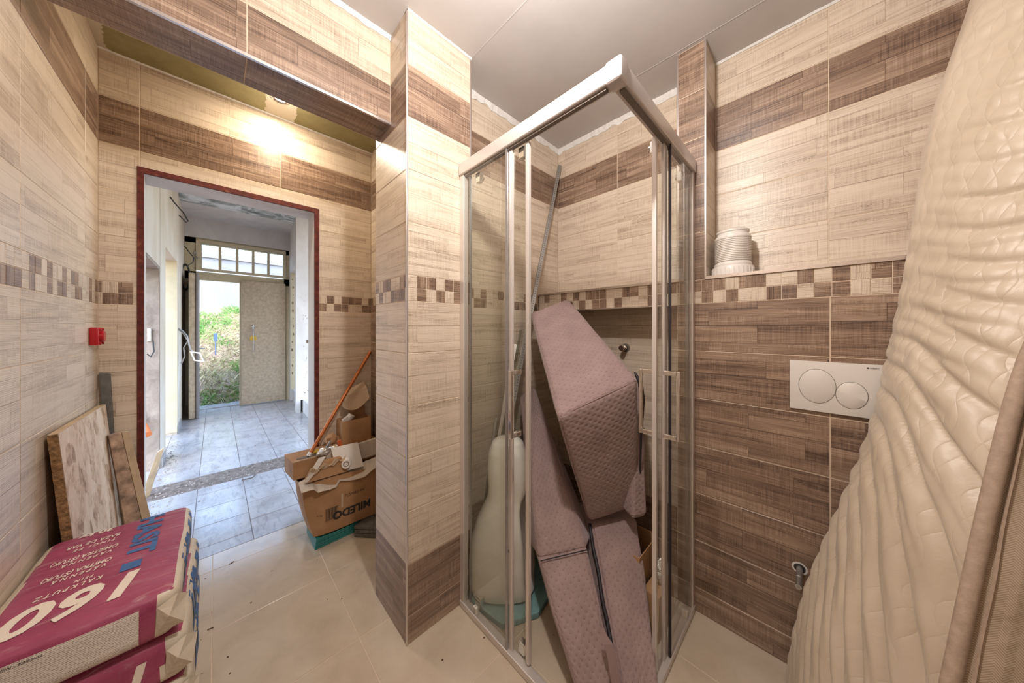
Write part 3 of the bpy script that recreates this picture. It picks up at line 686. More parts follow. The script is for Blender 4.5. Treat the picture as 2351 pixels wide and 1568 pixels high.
# open left leaf
t = struct('door_3', MB().box(-.280, 6.40, .012, -.205, 6.97, 2.15), M['door_vinyl'], 'padded left leaf of the entrance standing open into the hall', .018)
part('leaf_shaded_side', MB().box(-.204, 6.385, .012, -.182, 6.97, 2.15), M['leaf_shade'], t, .004)  # dark grey slab: the shade on this side of the leaf, put in as colour
part('handle', MB().tube([(-.18, 6.45, 1.03), (-.13, 6.45, 1.03), (-.12, 6.55, 1.03)], .009, 8), M['steel'], t, smooth=.8)
part('jamb_lath', MB().box(-.33, 6.80, .15, -.29, 6.84, 2.0), M['cream_paint'], t, .004)
# cables
t = thing('cable_coil', 'coil of black cable hanging at top left of the entrance frame', 'cable', (-.325, 6.72, 1.95))
mb = MB()
for k in range(7):
    r1, r2 = .16 - .008 * (k % 3), .035 + .004 * k
    mb.tube([(-.325 + .055 * math.cos(a) * (1 - .06 * k), 6.72 + .01 * (k - 3), 2.10 + .19 * math.sin(a) + .008 * (k % 4)) for a in [2 * PI * i / 24 for i in range(25)]], .0062, 6, cap=False)
part('coil', mb, M['rubber'], t, smooth=1)
part('lead', MB().tube([(-.345, 6.9, 2.62), (-.29, 6.88, 2.52), (-.24, 6.88, 2.44), (-.25, 6.82, 2.36), (-.31, 6.76, 2.29)], .006, 6), M['rubber'], t, smooth=1)
part('hook', MB().tube([(-.23, 6.97, 2.50), (-.23, 6.93, 2.50), (-.20, 6.92, 2.44), (-.17, 6.93, 2.46)], .008, 6).box(-.245, 6.95, 2.52, -.215, 6.98, 2.56), M['steel'], t, smooth=.8)
t = MB().tube([(-.36, 5.05, 2.80), (-.33, 5.02, 2.74), (-.26, 5.0, 2.64), (-.22, 5.0, 2.55), (-.235, 5.0, 2.53), (-.29, 5.0, 2.60)], .006, 6)
o = centred('wire_end', t, M['rubber'], smooth=1); tag(o, 'short black wire sticking out of the hall wall near the ceiling', 'wire')
t = thing('socket_wires', 'loose grey wires with a white socket frame dangling from the hall wall', 'wires', (-.35, 5.9, 1.1))
part('wire', MB().tube([(-.352, 5.9, 1.335), (-.31, 5.88, 1.30), (-.27, 5.86, 1.24), (-.255, 5.85, 1.14), (-.24, 5.84, 1.06), (-.20, 5.84, 1.0)], .009, 6), M['steel'], t, smooth=1)
part('wire', MB().tube([(-.352, 5.9, 1.33), (-.30, 5.87, 1.26), (-.26, 5.85, 1.17), (-.30, 5.86, 1.08), (-.29, 5.86, .97), (-.32, 5.86, .87)], .007, 6), M['steel'], t, smooth=1)
mb = MB()
c = V((-.175, 5.83, .955)); a = V((.045, 0, -.045)); b_ = V((.05, 0, .062)) * .0 + V((-.028, 0, .07))
a = V((.05, 0, -.012)); b_ = V((-.022, 0, .068))
for (s0, s1, q0, q1) in ((-1, 1, .7, 1), (-1, 1, -1, -.7), (-1, -.65, -.7, .7), (.65, 1, -.7, .7)):
    mb.ext([c + a * s0 + b_ * q0, c + a * s1 + b_ * q0, c + a * s1 + b_ * q1, c + a * s0 + b_ * q1], (0, .012, 0))
part('socket_frame', mb, M['white_plastic'], t, .001)
# things on the rough opening
t = thing('junction_clip', 'small metal clip with bent wire on the rough grey jamb', 'clip', (-.44, 4.36, 1.25))
part('clip', MB().box(-.452, 4.355, 1.215, -.425, 4.38, 1.335), M['galv'], t, .005)
part('wire', MB().tube([(-.415, 4.35, 1.22), (-.41, 4.35, 1.12), (-.43, 4.35, 1.07), (-.45, 4.35, 1.10)], .006, 6), M['rubber'], t, smooth=1)
o = centred('clay_pipe', MB().tube([(-.50, 4.3, .52), (-.455, 4.2, .46), (-.425, 4.1, .41)], .028, 14), M['orange'], smooth=.6); tag(o, 'orange pipe end poking out behind the doorway jamb', 'pipe')
o = centred('wood_offcut', MB().hexa([(-.42, 3.70, 0), (-.375, 3.74, 0), (-.375, 3.77, 0), (-.42, 3.73, 0), (-.335, 3.72, .34), (-.30, 3.74, .36), (-.30, 3.77, .36), (-.335, 3.75, .34)]), M['gold_wood'], .003); tag(o, 'pale wood offcut leaning inside the rough hall opening', 'wood')

# ------------------------------------------------------------------ outside
def slope_z(x, y):
    t = max(0, min(1, (y - 7.5) / 4.0)); return -.02 + 1.92 * (t ** .85) + .06 * mn.noise(V((x * 1.3, y * 1.3, 0))) * min(1, t * 4)
mb = MB(); nx, ny = 40, 36; vs = []; fs = []
for j in range(ny + 1):
    for i in range(nx + 1):
        x = -5 + 10 * i / nx; y = 7.2 + 4.6 * j / ny; vs.append((x, y, slope_z(x, y)))
for j in range(ny):
    for i in range(nx): k = j * (nx + 1) + i; fs.append((k, k + 1, k + nx + 2, k + nx + 1))
mb.add(vs, fs); o = obj('ground_slope', mb.mesh('slope', True), None, M['soil']); tag(o, 'earth bank outside the entrance', kind='structure')
struct('ground', MB().box(-25, -20, -.4, 25, 7.2, -.13).box(-25, 7.1, -.4, 25, 30, -.1), M['soil'], 'bare ground around the house')
struct('trim_21', MB().box(-.35, 7.03, -.1, 1.0, 7.35, .015), M['floor_hall'], 'door sill outside')
mb = MB(); rr = random.Random(11)
for i in range(15000):
    x = rr.uniform(-1.8, 2.6); y = 7.35 + 4.1 * rr.random(); z = slope_z(x, y)
    d = mn.noise(V((x * 1.1, y * 1.1, 5)))
    if (y > 10.9 and d > -.1) or (abs(x) < .08 and abs(y - 8.9) < .15): continue
    h_ = rr.uniform(.05, .17) * (1.15 if d > 0 else .9); wd = rr.uniform(.003, .007); a = rr.random() * 2 * PI
    lx, ly = rr.gauss(0, .08), rr.gauss(0, .07) - .02; ca, sa = math.cos(a) * wd, math.sin(a) * wd
    mb.add([(x - ca, y - sa, z - .01), (x + ca, y + sa, z - .01), (x + lx * .45 + ca * .7, y + ly * .45 + sa * .7, z + h_ * .6), (x + lx, y + ly, z + h_ * .85)], [(0, 1, 2), (0, 2, 3)])
o = obj('grass', mb.mesh('grass'), None, M['grass']); tag(o, 'dry and green grass growing on the bank outside', 'grass', kind='stuff')
struct('wall_garden', MB().box(-8, 11.55, 0, 8, 11.8, 3.30).box(-8, 11.50, 3.24, 8, 11.85, 3.36), M['concrete_wall'], 'pale concrete retaining wall on top of the bank')
t = thing('garden_railing', 'pale blue metal railing on the retaining wall outside', 'railing', (0, 11.68, 3.36))
rb = simple('railing_blue', (.25, .42, .52), .4)
part('rail', MB().box(-3, 11.66, 3.74, 4, 11.70, 3.79), rb, t); part('rail', MB().box(-3, 11.66, 3.45, 4, 11.70, 3.48), rb, t)
for k in range(44): part('picket', MB().box(-2.2 + k * .14, 11.67, 3.36, -2.18 + k * .14, 11.69, 3.76), rb, t)
t = centred('garden_stake', MB().tube([(.0, 8.9, slope_z(0, 8.9)), (.0, 8.9, slope_z(0, 8.9) + .35)], .012, 6).box(-.03, 8.88, slope_z(0, 8.9) + .30, .03, 8.92, slope_z(0, 8.9) + .46), simple('stake_blue', (.10, .16, .28), .5)); tag(t, 'small dark blue stake in the grass outside', 'stake')

#PART2
# ------------------------------------------------------------------ light fittings
t = thing('recessed_spotlight', 'small lit spotlight in the green alcove ceiling', 'spotlight', (.27, 2.20, 2.682))
part('ring', MB().lathe([(.030, 0), (.046, 0), (.046, -.006), (.036, -.010), (.030, -.004)], (.27, 2.20, 2.682), seg=28), M['chrome'], t, smooth=.7)
part('bulb', MB().lathe([(.0001, -.004), (.020, -.006), (.029, -.002), (.029, .0)], (.27, 2.20, 2.682), seg=20), M['bulb'], t, smooth=1)

# ------------------------------------------------------------------ soft shapes
def soft_box(c, r, n=14, infl=.006, ntz=.004, seed=0, cuts=None):
    """c: 8 corners (a-,b-,c-),(a+,b-,c-),(a+,b+,c-),(a-,b+,c-), then c+ ; returns an MB with rounded edges and metre UVs"""
    c = [V(p) for p in c]
    def tri(a, b, g):
        a, b, g = (a + 1) / 2, (b + 1) / 2, (g + 1) / 2
        lo = (c[0].lerp(c[1], a)).lerp(c[3].lerp(c[2], a), b); hi = (c[4].lerp(c[5], a)).lerp(c[7].lerp(c[6], a), b)
        return lo.lerp(hi, g)
    H = [(c[1] - c[0]).length / 2 + (c[6] - c[7]).length / 2, (c[3] - c[0]).length / 2 + (c[6] - c[5]).length / 2, (c[4] - c[0]).length / 2 + (c[6] - c[2]).length / 2]
    H = [max(h / 2, .01) for h in H]; R_ = [min(.9, r / h) for h in H]
    mid = sum(c, V()) / 8; mb = MB()
    def grid(k):   # samples denser near the ends
        rr_ = R_[k]; inner = [-(1 - rr_) + 2 * (1 - rr_) * i / n for i in range(n + 1)]
        return [-1, -1 + rr_ * .12, -1 + rr_ * .35, -1 + rr_ * .65] + inner + [1 - rr_ * .65, 1 - rr_ * .35, 1 - rr_ * .12, 1]
    for ax in range(3):
        for sg in (-1, 1):
            i1, i2 = [(1, 2), (2, 0), (0, 1)][ax]; ga, gb = grid(i1), grid(i2); vs = []; uv = []
            for pb in gb:
                for pa in ga:
                    p = [0, 0, 0]; p[ax] = sg; p[i1] = pa; p[i2] = pb
                    core = [max(-(1 - R_[k]), min(1 - R_[k], p[k])) for k in range(3)]
                    off = [(p[k] - core[k]) / R_[k] for k in range(3)]; ln = math.sqrt(sum(o * o for o in off)) or 1
                    q = [core[k] + off[k] / ln * R_[k] for k in range(3)]
                    w = tri(*q); d = (w - mid).normalized()
                    e = 1.0
                    for k in range(3): e *= 1.0 if abs(p[k]) > .999 and k == ax else (1 - p[k] ** 4)
                    w += d * infl * e + d * ntz * mn.noise(w * 7 + V((seed, 0, 0))) * 2
                    vs.append(w); uv.append((pa * H[i1], pb * H[i2]))
            na, nb = len(ga), len(gb); fs = []; fu = []
            for j in range(nb - 1):
                for i in range(na - 1):
                    f = (j*na+i, j*na+i+1, (j+1)*na+i+1, (j+1)*na+i)
                    if sg < 0: f = f[::-1]
                    fs.append(f); fu.append([uv[k] for k in f])
            mi = ax * 2 + (sg > 0)
            mb.add(vs, fs, fu, mi)
    return mb
def soft_part(name, mb, mat, parent, faces=None):
    org = tuple(parent_loc(parent)) if parent else None
    me = mb.mesh(name, True, org)
    bm = bmesh.new(); bm.from_mesh(me); bmesh.ops.remove_doubles(bm, verts=bm.verts, dist=1e-5); bmesh.ops.recalc_face_normals(bm, faces=bm.faces)
    if faces is None:
        for f in bm.faces: f.material_index = 0
    bm.to_mesh(me); bm.free()
    return obj(name, me, parent, mat)

# ------------------------------------------------------------------ text laid on surfaces
def text_geo(body, size, shear=0, bold=0, align='LEFT', spacing=1.0):
    cu = bpy.data.curves.new('t', 'FONT'); cu.body = body; cu.size = size; cu.shear = shear; cu.offset = bold; cu.align_x = align
    cu.resolution_u = 3; cu.space_character = spacing
    ob = bpy.data.objects.new('t', cu); COL.objects.link(ob); dg = bpy.context.evaluated_depsgraph_get()
    me = bpy.data.meshes.new_from_object(ob.evaluated_get(dg)); bpy.data.objects.remove(ob)
    bm = bmesh.new(); bm.from_mesh(me); bpy.data.meshes.remove(me)
    bmesh.ops.triangulate(bm, faces=bm.faces)
    for _ in range(3):
        es = [e for e in bm.edges if e.calc_length() > size * .22]
        if not es: break
        bmesh.ops.subdivide_edges(bm, edges=es, cuts=1); bmesh.ops.triangulate(bm, faces=bm.faces)
    vs = [v.co.copy() for v in bm.verts]; fs = [[v.index for v in f.verts] for f in bm.faces]; bm.free(); return vs, fs
def lay_text(name, body, size, origin, ux, uy, nrm, mat, parent, bvh=None, off=.0016, sx=1.0, **kw):
    vs, fs = text_geo(body, size, **kw); ux, uy, nrm = V(ux).normalized(), V(uy).normalized(), V(nrm).normalized(); o_ = V(origin); out = []
    for v in vs:
        p = o_ + ux * v.x * sx + uy * v.y
        if bvh:
            h = bvh.ray_cast(p + nrm * .12, -nrm, .4)
            if h[0] is not None: p = h[0] + nrm * off
        else: p = p + nrm * off
        out.append(p)
    mb = MB().add(out, fs); org = tuple(parent_loc(parent)); me = mb.mesh(name, org=org)
    return obj(name, me, parent, mat)
def lay_quad(name, p, ux, uy, nrm, w_, h_, mat, parent, bvh, n=24, off=.001):
    ux, uy, nrm = V(ux), V(uy), V(nrm); vs = []; uv = []; m_ = max(4, int(n * h_ / w_) + 3)
    for j in range(m_ + 1):
        for i in range(n + 1):
            q = V(p) + ux * w_ * i / n + uy * h_ * j / m_; h = bvh.ray_cast(q + nrm * .12, -nrm, .4)
            vs.append((h[0] if h[0] is not None else q) + nrm * off); uv.append((w_ * i / n, h_ * j / m_))
    fs = [(j*(n+1)+i, j*(n+1)+i+1, (j+1)*(n+1)+i+1, (j+1)*(n+1)+i) for j in range(m_) for i in range(n)]
    mb = MB().add(vs, fs, [[uv[k] for k in f] for f in fs]); me = mb.mesh(name, True, tuple(parent_loc(parent)))
    return obj(name, me, parent, mat)

# ------------------------------------------------------------------ shower enclosure
GX, GY, ZT = .855, .420, 2.13
se = thing('shower_enclosure', 'square corner-entry glass shower enclosure with pale metal rails', 'shower', (GX, GY, 0))
mb = MB()
def rail_prof(z0, z1, t0): return z0, z1
# top rails (slightly rounded boxes) and corner cap
part('top_rail', MB().box(GX - .022, GY + .02, 2.072, GX + .022, 1.2115, ZT), M['alu_rail'], se, .007, 3, .6)
part('top_rail', MB().box(GX + .02, GY - .022, 2.072, 1.6185, GY + .022, ZT), M['alu_rail'], se, .007, 3, .6)
part('corner_cap', MB().box(GX - .026, GY - .026, 2.066, GX + .026, GY + .026, ZT + .004), M['alu_rail'], se, .010, 3, .6)
part('seal_channel', MB().box(GX - .010, GY + .03, 2.064, GX + .006, 1.2115, 2.0725).box(GX + .03, GY - .010, 2.064, 1.6185, GY + .006, 2.0725), M['groove'], se)
part('bottom_rail', MB().box(GX - .018, GY + .0, .001, GX + .016, 1.2115, .030), M['alu'], se, .004, 2)
part('bottom_rail', MB().box(GX - .016, GY - .018, .001, 1.6185, GY + .016, .030), M['alu'], se, .004, 2)
part('wall_profile', MB().box(GX - .014, 1.180, .030, GX + .014, 1.2125, 2.095), M['alu'], se, .003)
part('wall_profile', MB().box(1.590, GY - .014, .030, 1.6195, GY + .014, 2.095), M['alu'], se, .003)
g1 = part('fixed_panel', MB().box(GX - .012, .888, .030, GX - .006, 1.182, 2.072), M['glass'], se)
part('edge_strip', MB().box(GX - .0145, .882, .030, GX - .0045, .892, 2.072), M['steel'], g1, .002)
part('edge_profile', MB().box(GX - .002, .864, .030, GX + .010, .882, 2.072), M['alu'], g1, .002)
g2 = part('fixed_panel', MB().box(1.290, GY - .012, .030, 1.592, GY - .006, 2.072), M['glass'], se)
part('edge_strip', MB().box(1.284, GY - .0145, .030, 1.292, GY - .0045, 2.072), M['zip'], g2, .002)
part('edge_profile', MB().box(1.250, GY - .002, .030, 1.284, GY + .010, 2.072), M['alu'], g2, .002)
s1 = part('sliding_door', MB().box(GX + .008, .795, .040, GX + .014, 1.155, 2.060), M['glass'], se)
part('leading_edge', MB().box(GX + .003, .779, .036, GX + .019, .796, 2.062), M['alu'], s1, .003)
part('rear_seal', MB().box(GX + .002, 1.152, .040, GX + .014, 1.157, 2.060), M['steel'], s1, .001)
s2 = part('sliding_door', MB().box(1.192, GY + .008, .040, 1.578, GY + .014, 2.060), M['glass'], se)
part('leading_edge', MB().box(1.177, GY + .003, .036, 1.193, GY + .019, 2.062), M['alu'], s2, .003)
part('rear_seal', MB().box(1.574, GY + .002, .040, 1.580, GY + .014, 2.060), M['steel'], s2, .001)
def handle(parent, base, out, along, z0=.925, z1=1.18):
    o_, b_ = V(out), V(base); mb = MB(); w2 = V(along) * .008; q = o_ * .045; t_ = o_ * .012
    for z in (z0, z1 - .018):
        a = b_ + V((0, 0, z)); mb.hexa([a - w2, a + w2, a + w2 + q, a - w2 + q] + [p + V((0, 0, .018)) for p in (a - w2, a + w2, a + w2 + q, a - w2 + q)])
    a = b_ + q + V((0, 0, z0)); h_ = V((0, 0, z1 - z0))
    mb.hexa([a - w2, a + w2, a + w2 + t_, a - w2 + t_] + [p + h_ for p in (a - w2, a + w2, a + w2 + t_, a - w2 + t_)])
    return part('handle', mb, M['chrome'], parent, .003, 2)
handle(s1, (GX - .014, .808, 0), (-1, 0, 0), (0, 1, 0))
handle(s2, (1.206, GY - .014, 0), (0, -1, 0), (1, 0, 0)); handle(s2, (1.206, GY + .02, 0), (0, 1, 0), (1, 0, 0))
for (x, y, s_, al) in ((GX + .011, .83, s1, 0), (GX + .011, 1.11, s1, 0), (1.22, GY + .011, s2, 1), (1.54, GY + .011, s2, 1)):
    for z in (.035, 2.02):
        mb = MB()
        if al == 0: mb.box(x + .004, y - .016, z, x + .026, y + .016, z + .045).lathe([(.0001, 0), (.013, 0), (.013, .010), (.0001, .012)], (x + .026, y, z + .024), (1, 0, 0), 16)
        else: mb.box(x - .016, y + .004, z, x + .016, y + .026, z + .045).lathe([(.0001, 0), (.013, 0), (.013, .010), (.0001, .012)], (x, y + .026, z + .024), (0, 1, 0), 16)
        part('roller', mb, M['chrome'], s_, .003, 2)
for (x, y) in ((GX, 1.10), (1.52, GY)):
    part('door_stop', MB().box(x - .012, y - .012, .030, x + .004, y + .012, .062), M['white_plastic'], se, .004)

# ------------------------------------------------------------------ cushions in the shower
def cush(name, label, corners, r, infl=.010, seed=0, pipes=(), n=16):
    c = [V(p) for p in corners]; base = sum(c, V()) / 8; base.z = min(p.z for p in c)
    t = thing(name, label, 'cushion', tuple(base), 'mauve foam cushions')
    del t['group']
    soft_part('cover', soft_box(c, r, n, infl, .003, seed), M['mauve'], t)
    for (i, j) in pipes:
        a, b = c[i], c[j]; mid = sum(c, V()) / 8; pts = []
        for k in range(13):
            p = a.lerp(b, .04 + .92 * k / 12); d = (mid - (a + b) / 2).normalized(); pts.append(p + d * (r * .55 - .004 * math.sin(PI * k / 12)))
        part('piping', MB().tube(pts, .0028, 6), M['mauve_plain'], t, smooth=1)
    return t, c
A_, B_, C_, D_ = V((.979, .731, .978)), V((1.326, .543, 1.1165)), V((1.597, 1.108, 1.532)), V((1.374, 1.238, 1.44))
E_, G_ = V((1.50, .628, .445)), V((1.262, .760, .41))
# corner order: a = A->B, b = down (A->G), c = back (A->D)
Gd = D_ + (G_ - A_) * .9; Ec = C_ + (E_ - B_) * .9; Ec.x = min(Ec.x, 1.80); Gd.y = min(Gd.y, 1.33)
t1, c1 = cush('seat_cushion', 'mauve dimpled foam cushion lying tilted on top in the shower opening', [A_, B_, E_, G_, D_, C_, Ec, Gd], .026, .010, 1, [(0, 1), (0, 3)])
# zip along its right edge
pts = [B_.lerp(C_, .10) + V((.012, -.015, -.02)), B_ + V((.028, .012, -.02)), B_.lerp(E_, .15) + V((.020, -.004, 0)), B_.lerp(E_, .45) + V((.012, -.004, 0)), B_.lerp(E_, .8) + V((.006, -.006, 0)), B_.lerp(E_, .93) + V((.0, -.006, 0))]
part('zip', MB().tube(pts, [.004, .011, .010, .005, .004, .003], 8), M['zip'], t1, smooth=1)
part('zip_slider', MB().box(1.468, .602, .545, 1.476, .612, .60), M['steel'], t1, .002)
S1, S2 = V((.984, .834, .349)), V((1.160, .705, .375))
B1, B2 = V((.868, .53, .031)), V((.955, .440, .031))
wv = V((.15, .20, 0))
t2, c2 = cush('long_cushion', 'long mauve cushion standing upright, left one under the tilted cushion', [B1, B2, B2 + wv, B1 + wv, S1, S2, S2 + wv, S1 + wv], .022, .008, 2, [(0, 4)])
T1, T2 = V((1.32, 1.27, .93)), V((1.50, 1.31, .955))
soft_part('upper_section', soft_box([S1, S2, S2 + V((.22, .10, -.10)), S1 + V((.15, .20, -.1)), T1, T2, T2 + V((.10, .02, -.2)), T1 + V((.1, .06, -.2))], .022, 16, .010, .003, 5), M['mauve'], t2)
part('seam', MB().tube([S1.lerp(S2, k / 8) + V((-.004, -.012, .004)) for k in range(9)], .0022, 6), M['zip'], t2, smooth=1)
st0 = V((.945, .495, .285))
kp = [V((1.000, .556, .262)), V((.990, .528, .235)), V((.978, .496, .17)), V((.966, .468, .10)), V((.948, .446, .033))]
pts = []
for i in range(17):
    t_ = i / 16 * 4; k = min(3, int(t_)); pts.append(kp[k].lerp(kp[k+1], t_ - k))
mb = MB(); vs = []
for i, p in enumerate(pts):
    w2 = .006 + .006 * min(1, i / 4); a = V((w2, -w2 * .9, 0)); nn = V((-.003, -.003, 0)); wob = V((-.002, .002, 0)) * math.sin(i * .9) - V((.012, .014, 0))
    vs += [p - a + wob, p + a + wob, p + a + wob + nn, p - a + wob + nn]
fs = [(i*4+k, i*4+(k+1) % 4, (i+1)*4+(k+1) % 4, (i+1)*4+k) for i in range(len(pts) - 1) for k in range(4)] + [(3, 2, 1, 0), tuple(64 + k for k in range(4))]
part('strap', MB().add(vs, fs), M['mauve_plain'], t2, 0)
R1, R2 = V((1.305, .765, .385)), V((1.515, .632, .375))
Q1, Q2 = V((.972, .430, .031)), V((1.062, .352, .031)); wr_ = V((.10, .17, 0))
t3, c3 = cush('long_cushion', 'long mauve cushion standing upright, right one next to the dark gap', [Q1, Q2, Q2 + wr_, Q1 + wr_, R1, R2, R2 + wr_, R1 + wr_], .022, .008, 3, [(0, 4)])
part('zip', MB().tube([Q1.lerp(R1, k / 12) + V((-.010, .012, 0)) + V((.004 * math.sin(k * 1.7), 0, 0)) for k in range(13)], .0075, 8), M['zip'], t3, smooth=1)  # black tube colours in the shade of the gap between the cushions
f = lambda x, y, z: V((x, y, z))
F1, F2, F3, F4 = V((1.515, .655, 1.04)), V((1.56, .640, 1.04)), V((1.455, .560, .455)), V((1.375, .600, .455))
wf = V((.045, .075, 0))
t4, c4 = cush('side_cushion', 'narrow mauve cushion hanging at the right behind the tilted cushion', [F4, F3, F3 + wf, F4 + wf, F1, F2, F2 + wf, F1 + wf], .016, .012, 4, [], 12)

# ------------------------------------------------------------------ toilet pan on end, foam sheet, strips
tp = thing('toilet_pan', 'white ceramic toilet pan standing on end behind the shower glass', 'toilet', (1.03, 1.10, .03))
ptab = [(.0, .150, .115, 0), (.012, .172, .130, 0), (.05, .182, .140, 0), (.15, .184, .145, 0), (.26, .168, .140, .002), (.34, .142, .125, .006), (.41, .112, .108, .012), (.46, .100, .098, .018), (.52, .102, .094, .022), (.60, .108, .090, .022), (.68, .100, .080, .020), (.73, .078, .062, .018), (.752, .045, .035, .016), (.757, .001, .001, .016)]
ax = V((.72, -.69, 0)); ay = V((.69, .72, 0)); vs = []; ns = 64; PC = V((1.052, 1.125, .031)); nr = 70
def pint(z):
    for i in range(len(ptab) - 1):
        if z <= ptab[i+1][0]:
            t_ = (z - ptab[i][0]) / (ptab[i+1][0] - ptab[i][0]); return [ptab[i][k] * (1 - t_) + ptab[i+1][k] * t_ for k in (1, 2, 3)]
    return ptab[-1][1:]
for r_ in range(nr + 1):
    z = .757 * (math.sin(PI * (r_ / nr - .5)) + 1) / 2; a, b_, sh = pint(z)
    for k in range(ns):
        an = 2 * PI * k / ns; c_, s_ = math.cos(an), math.sin(an); e = 2 / 2.5
        x = a * abs(c_) ** e * (1 if c_ > 0 else -1); y = b_ * abs(s_) ** e * (1 if s_ > 0 else -1)
        da = (an + .30 + PI) % (2 * PI) - PI          # bowl opening faces right of the camera
        hol = math.exp(-(abs(da) / .62) ** 4) * math.exp(-(abs(z - .24) / .185) ** 4)
        rim = math.exp(-((abs(da) - .75) / .13) ** 2) * math.exp(-(abs(z - .24) / .23) ** 6)
        kk = 1 - .78 * hol + .05 * rim
        vs.append(PC + V((0, 0, z)) + ax * (x * kk + sh) + ay * y * kk)
fs = [(i*ns+k, i*ns+(k+1) % ns, (i+1)*ns+(k+1) % ns, (i+1)*ns+k) for i in range(nr) for k in range(ns)] + [tuple(range(ns - 1, -1, -1))]
part('bowl', MB().add(vs, fs), M['ceramic'], tp, smooth=1.2)
part('bolt_hole', MB().lathe([(.0001, 0), (.013, 0), (.013, .004), (.009, .006), (.0001, .006)], PC + V((0, 0, .27)) + ax * .035 - ay * .139, -ay, 18), M['groove'], tp)
o = centred('foam_sheet', MB().prism([(.872, 1.20), (.905, .975), (1.06, .90), (1.20, .93), (1.31, 1.02), (1.30, 1.25), (.95, 1.33)], .001, .030), M['teal_foam'], .006); tag(o, 'teal foam sheet on the shower floor under the toilet pan', 'foam')
def strip(name, label, cat, a, b, w1, w2, mat, side=(1, 0, 0), group=None, lshape=False):
    a, b = V(a), V(b); d = (b - a).normalized(); s_ = V(side); s_ = (s_ - d * s_.dot(d)).normalized(); n_ = d.cross(s_).normalized()
    mb = MB()
    def bar(p0, p1, u, v): mb.hexa([p0, p0 + u, p0 + u + v, p0 + v, p1, p1 + u, p1 + u + v, p1 + v])
    bar(a, b, s_ * w1, n_ * .0016)
    if lshape: bar(a, b, n_ * w1 * .9, s_ * .0016)
    o = centred(name, mb, mat); tag(o, label, cat, group); return o, (a, b, s_, n_)
ls, _q = strip('plaster_angle', 'long perforated metal angle bead leaning into the shower corner', 'angle bead', (.925, 1.205, .033), (1.800, 1.335, 2.545), .024, 0, M['galv'], (1, -.6, 0), None, True)
a, b, s_, n_ = _q; hb = MB(); 
for k in range(150):
    p = a.lerp(b, .02 + .96 * k / 150) + s_ * .009 - n_ * .0006; d = (b - a).normalized() * .0045
    hb.hexa([p, p + s_ * .007, p + s_ * .007 + n_ * .003, p + n_ * .003, p + d, p + s_ * .007 + d, p + s_ * .007 + n_ * .003 + d, p + n_ * .003 + d])
me = hb.mesh('perforation', org=tuple(ls.location)); o = obj('perforation', me, ls, M['groove']); o['kind'] = 'stuff'
strip('door_seal', 'clear plastic shower seal strip with the tallest top, leaning behind the glass', 'seal strip', (.90, 1.19, .033), (1.415, 1.360, 1.33), .016, 0, M['glass_strip'], (1, -.6, 0), None, True)
strip('metal_strip', 'flat pale metal strip leaning behind the left shower glass', 'metal strip', (.915, 1.215, .033), (1.352, 1.362, 1.24), .026, 0, M['alu'], (1, -.7, 0))
strip('door_seal', 'clear plastic seal strip, second of the leaning bundle in the shower', 'seal strip', (.888, 1.225, .033), (1.32, 1.362, 1.05), .018, 0, M['glass_strip'], (1, -.6, 0), None, True)
strip('metal_strip', 'thin metal strip, lowest of the leaning bundle in the shower', 'metal strip', (.935, 1.235, .033), (1.20, 1.362, .80), .014, 0, M['galv'], (1, -.6, 0), None, True)
# box and crumpled paper at the back right of the shower
cb = thing('cardboard_box', 'small open cardboard box on the shower floor behind the cushions', 'box', (1.47, .68, 0))
bxs = MB(); x0, x1, y0, y1, h_ = 1.36, 1.585, .56, .80, .30
bxs.box(x0, y0, .001, x1, y1, .005).box(x0, y0, .005, x0 + .004, y1, h_).box(x1 - .004, y0, .005, x1, y1, h_).box(x0 + .004, y0, .005, x1 - .004, y0 + .004, h_).box(x0 + .004, y1 - .004, .005, x1 - .004, y1, h_)
part('body', bxs, M['card'], cb)
def crumple(name, label, cat, c, r, mat, seed, sq=(1, 1, 1)):
    bm = bmesh.new(); bmesh.ops.create_icosphere(bm, subdivisions=3, radius=1)
    for v in bm.verts:
        q = v.co.copy(); k = 1 + .38 * mn.noise(q * 1.9 + V((seed, 0, 0))) + .22 * abs(mn.noise(q * 5 + V((0, seed, 0))))
        v.co = V((q.x * r * k * sq[0], q.y * r * k * sq[1], q.z * r * k * sq[2]))
    zmin = min(v.co.z for v in bm.verts)
    for v in bm.verts: v.co.z -= zmin
    me = bpy.data.meshes.new(name); bm.to_mesh(me); bm.free(); me.materials.append(mat)
    o = bpy.data.objects.new(name, me); COL.objects.link(o); o.location = c; return tag(o, label, cat)
crumple('crumpled_paper', 'crumpled pale paper behind the right shower glass', 'paper', (1.44, .50, .18), .04, M['foil'], 3, (.8, .6, 1.1))
o = centred('cardboard_sheet', MB().hexa([(1.32, .47, .002), (1.53, .465, .002), (1.53, .545, .002), (1.32, .55, .002), (1.36, .475, .175), (1.52, .47, .175), (1.52, .54, .178), (1.36, .545, .178)]), M['card'], .003); tag(o, 'folded cardboard piece under the crumpled paper in the shower', 'cardboard')
# tap stub
ts = thing('tap_connector', 'chrome pipe stub on the far shower wall under the ledge', 'pipe', (1.81, .844, 1.216))
part('rosette', MB().lathe([(.0001, 0), (.026, 0), (.026, .003), (.016, .006)], (1.8405, .844, 1.216), (-1, 0, 0), 24), M['groove'], ts)
part('stub', MB().lathe([(.013, .0), (.013, .02), (.017, .022), (.017, .038), (.012, .040), (.012, .052), (.0165, .054), (.0165, .066), (.0001, .067)], (1.8405, .844, 1.216), (-1, 0, 0), 20), M['chrome'], ts, smooth=.6)

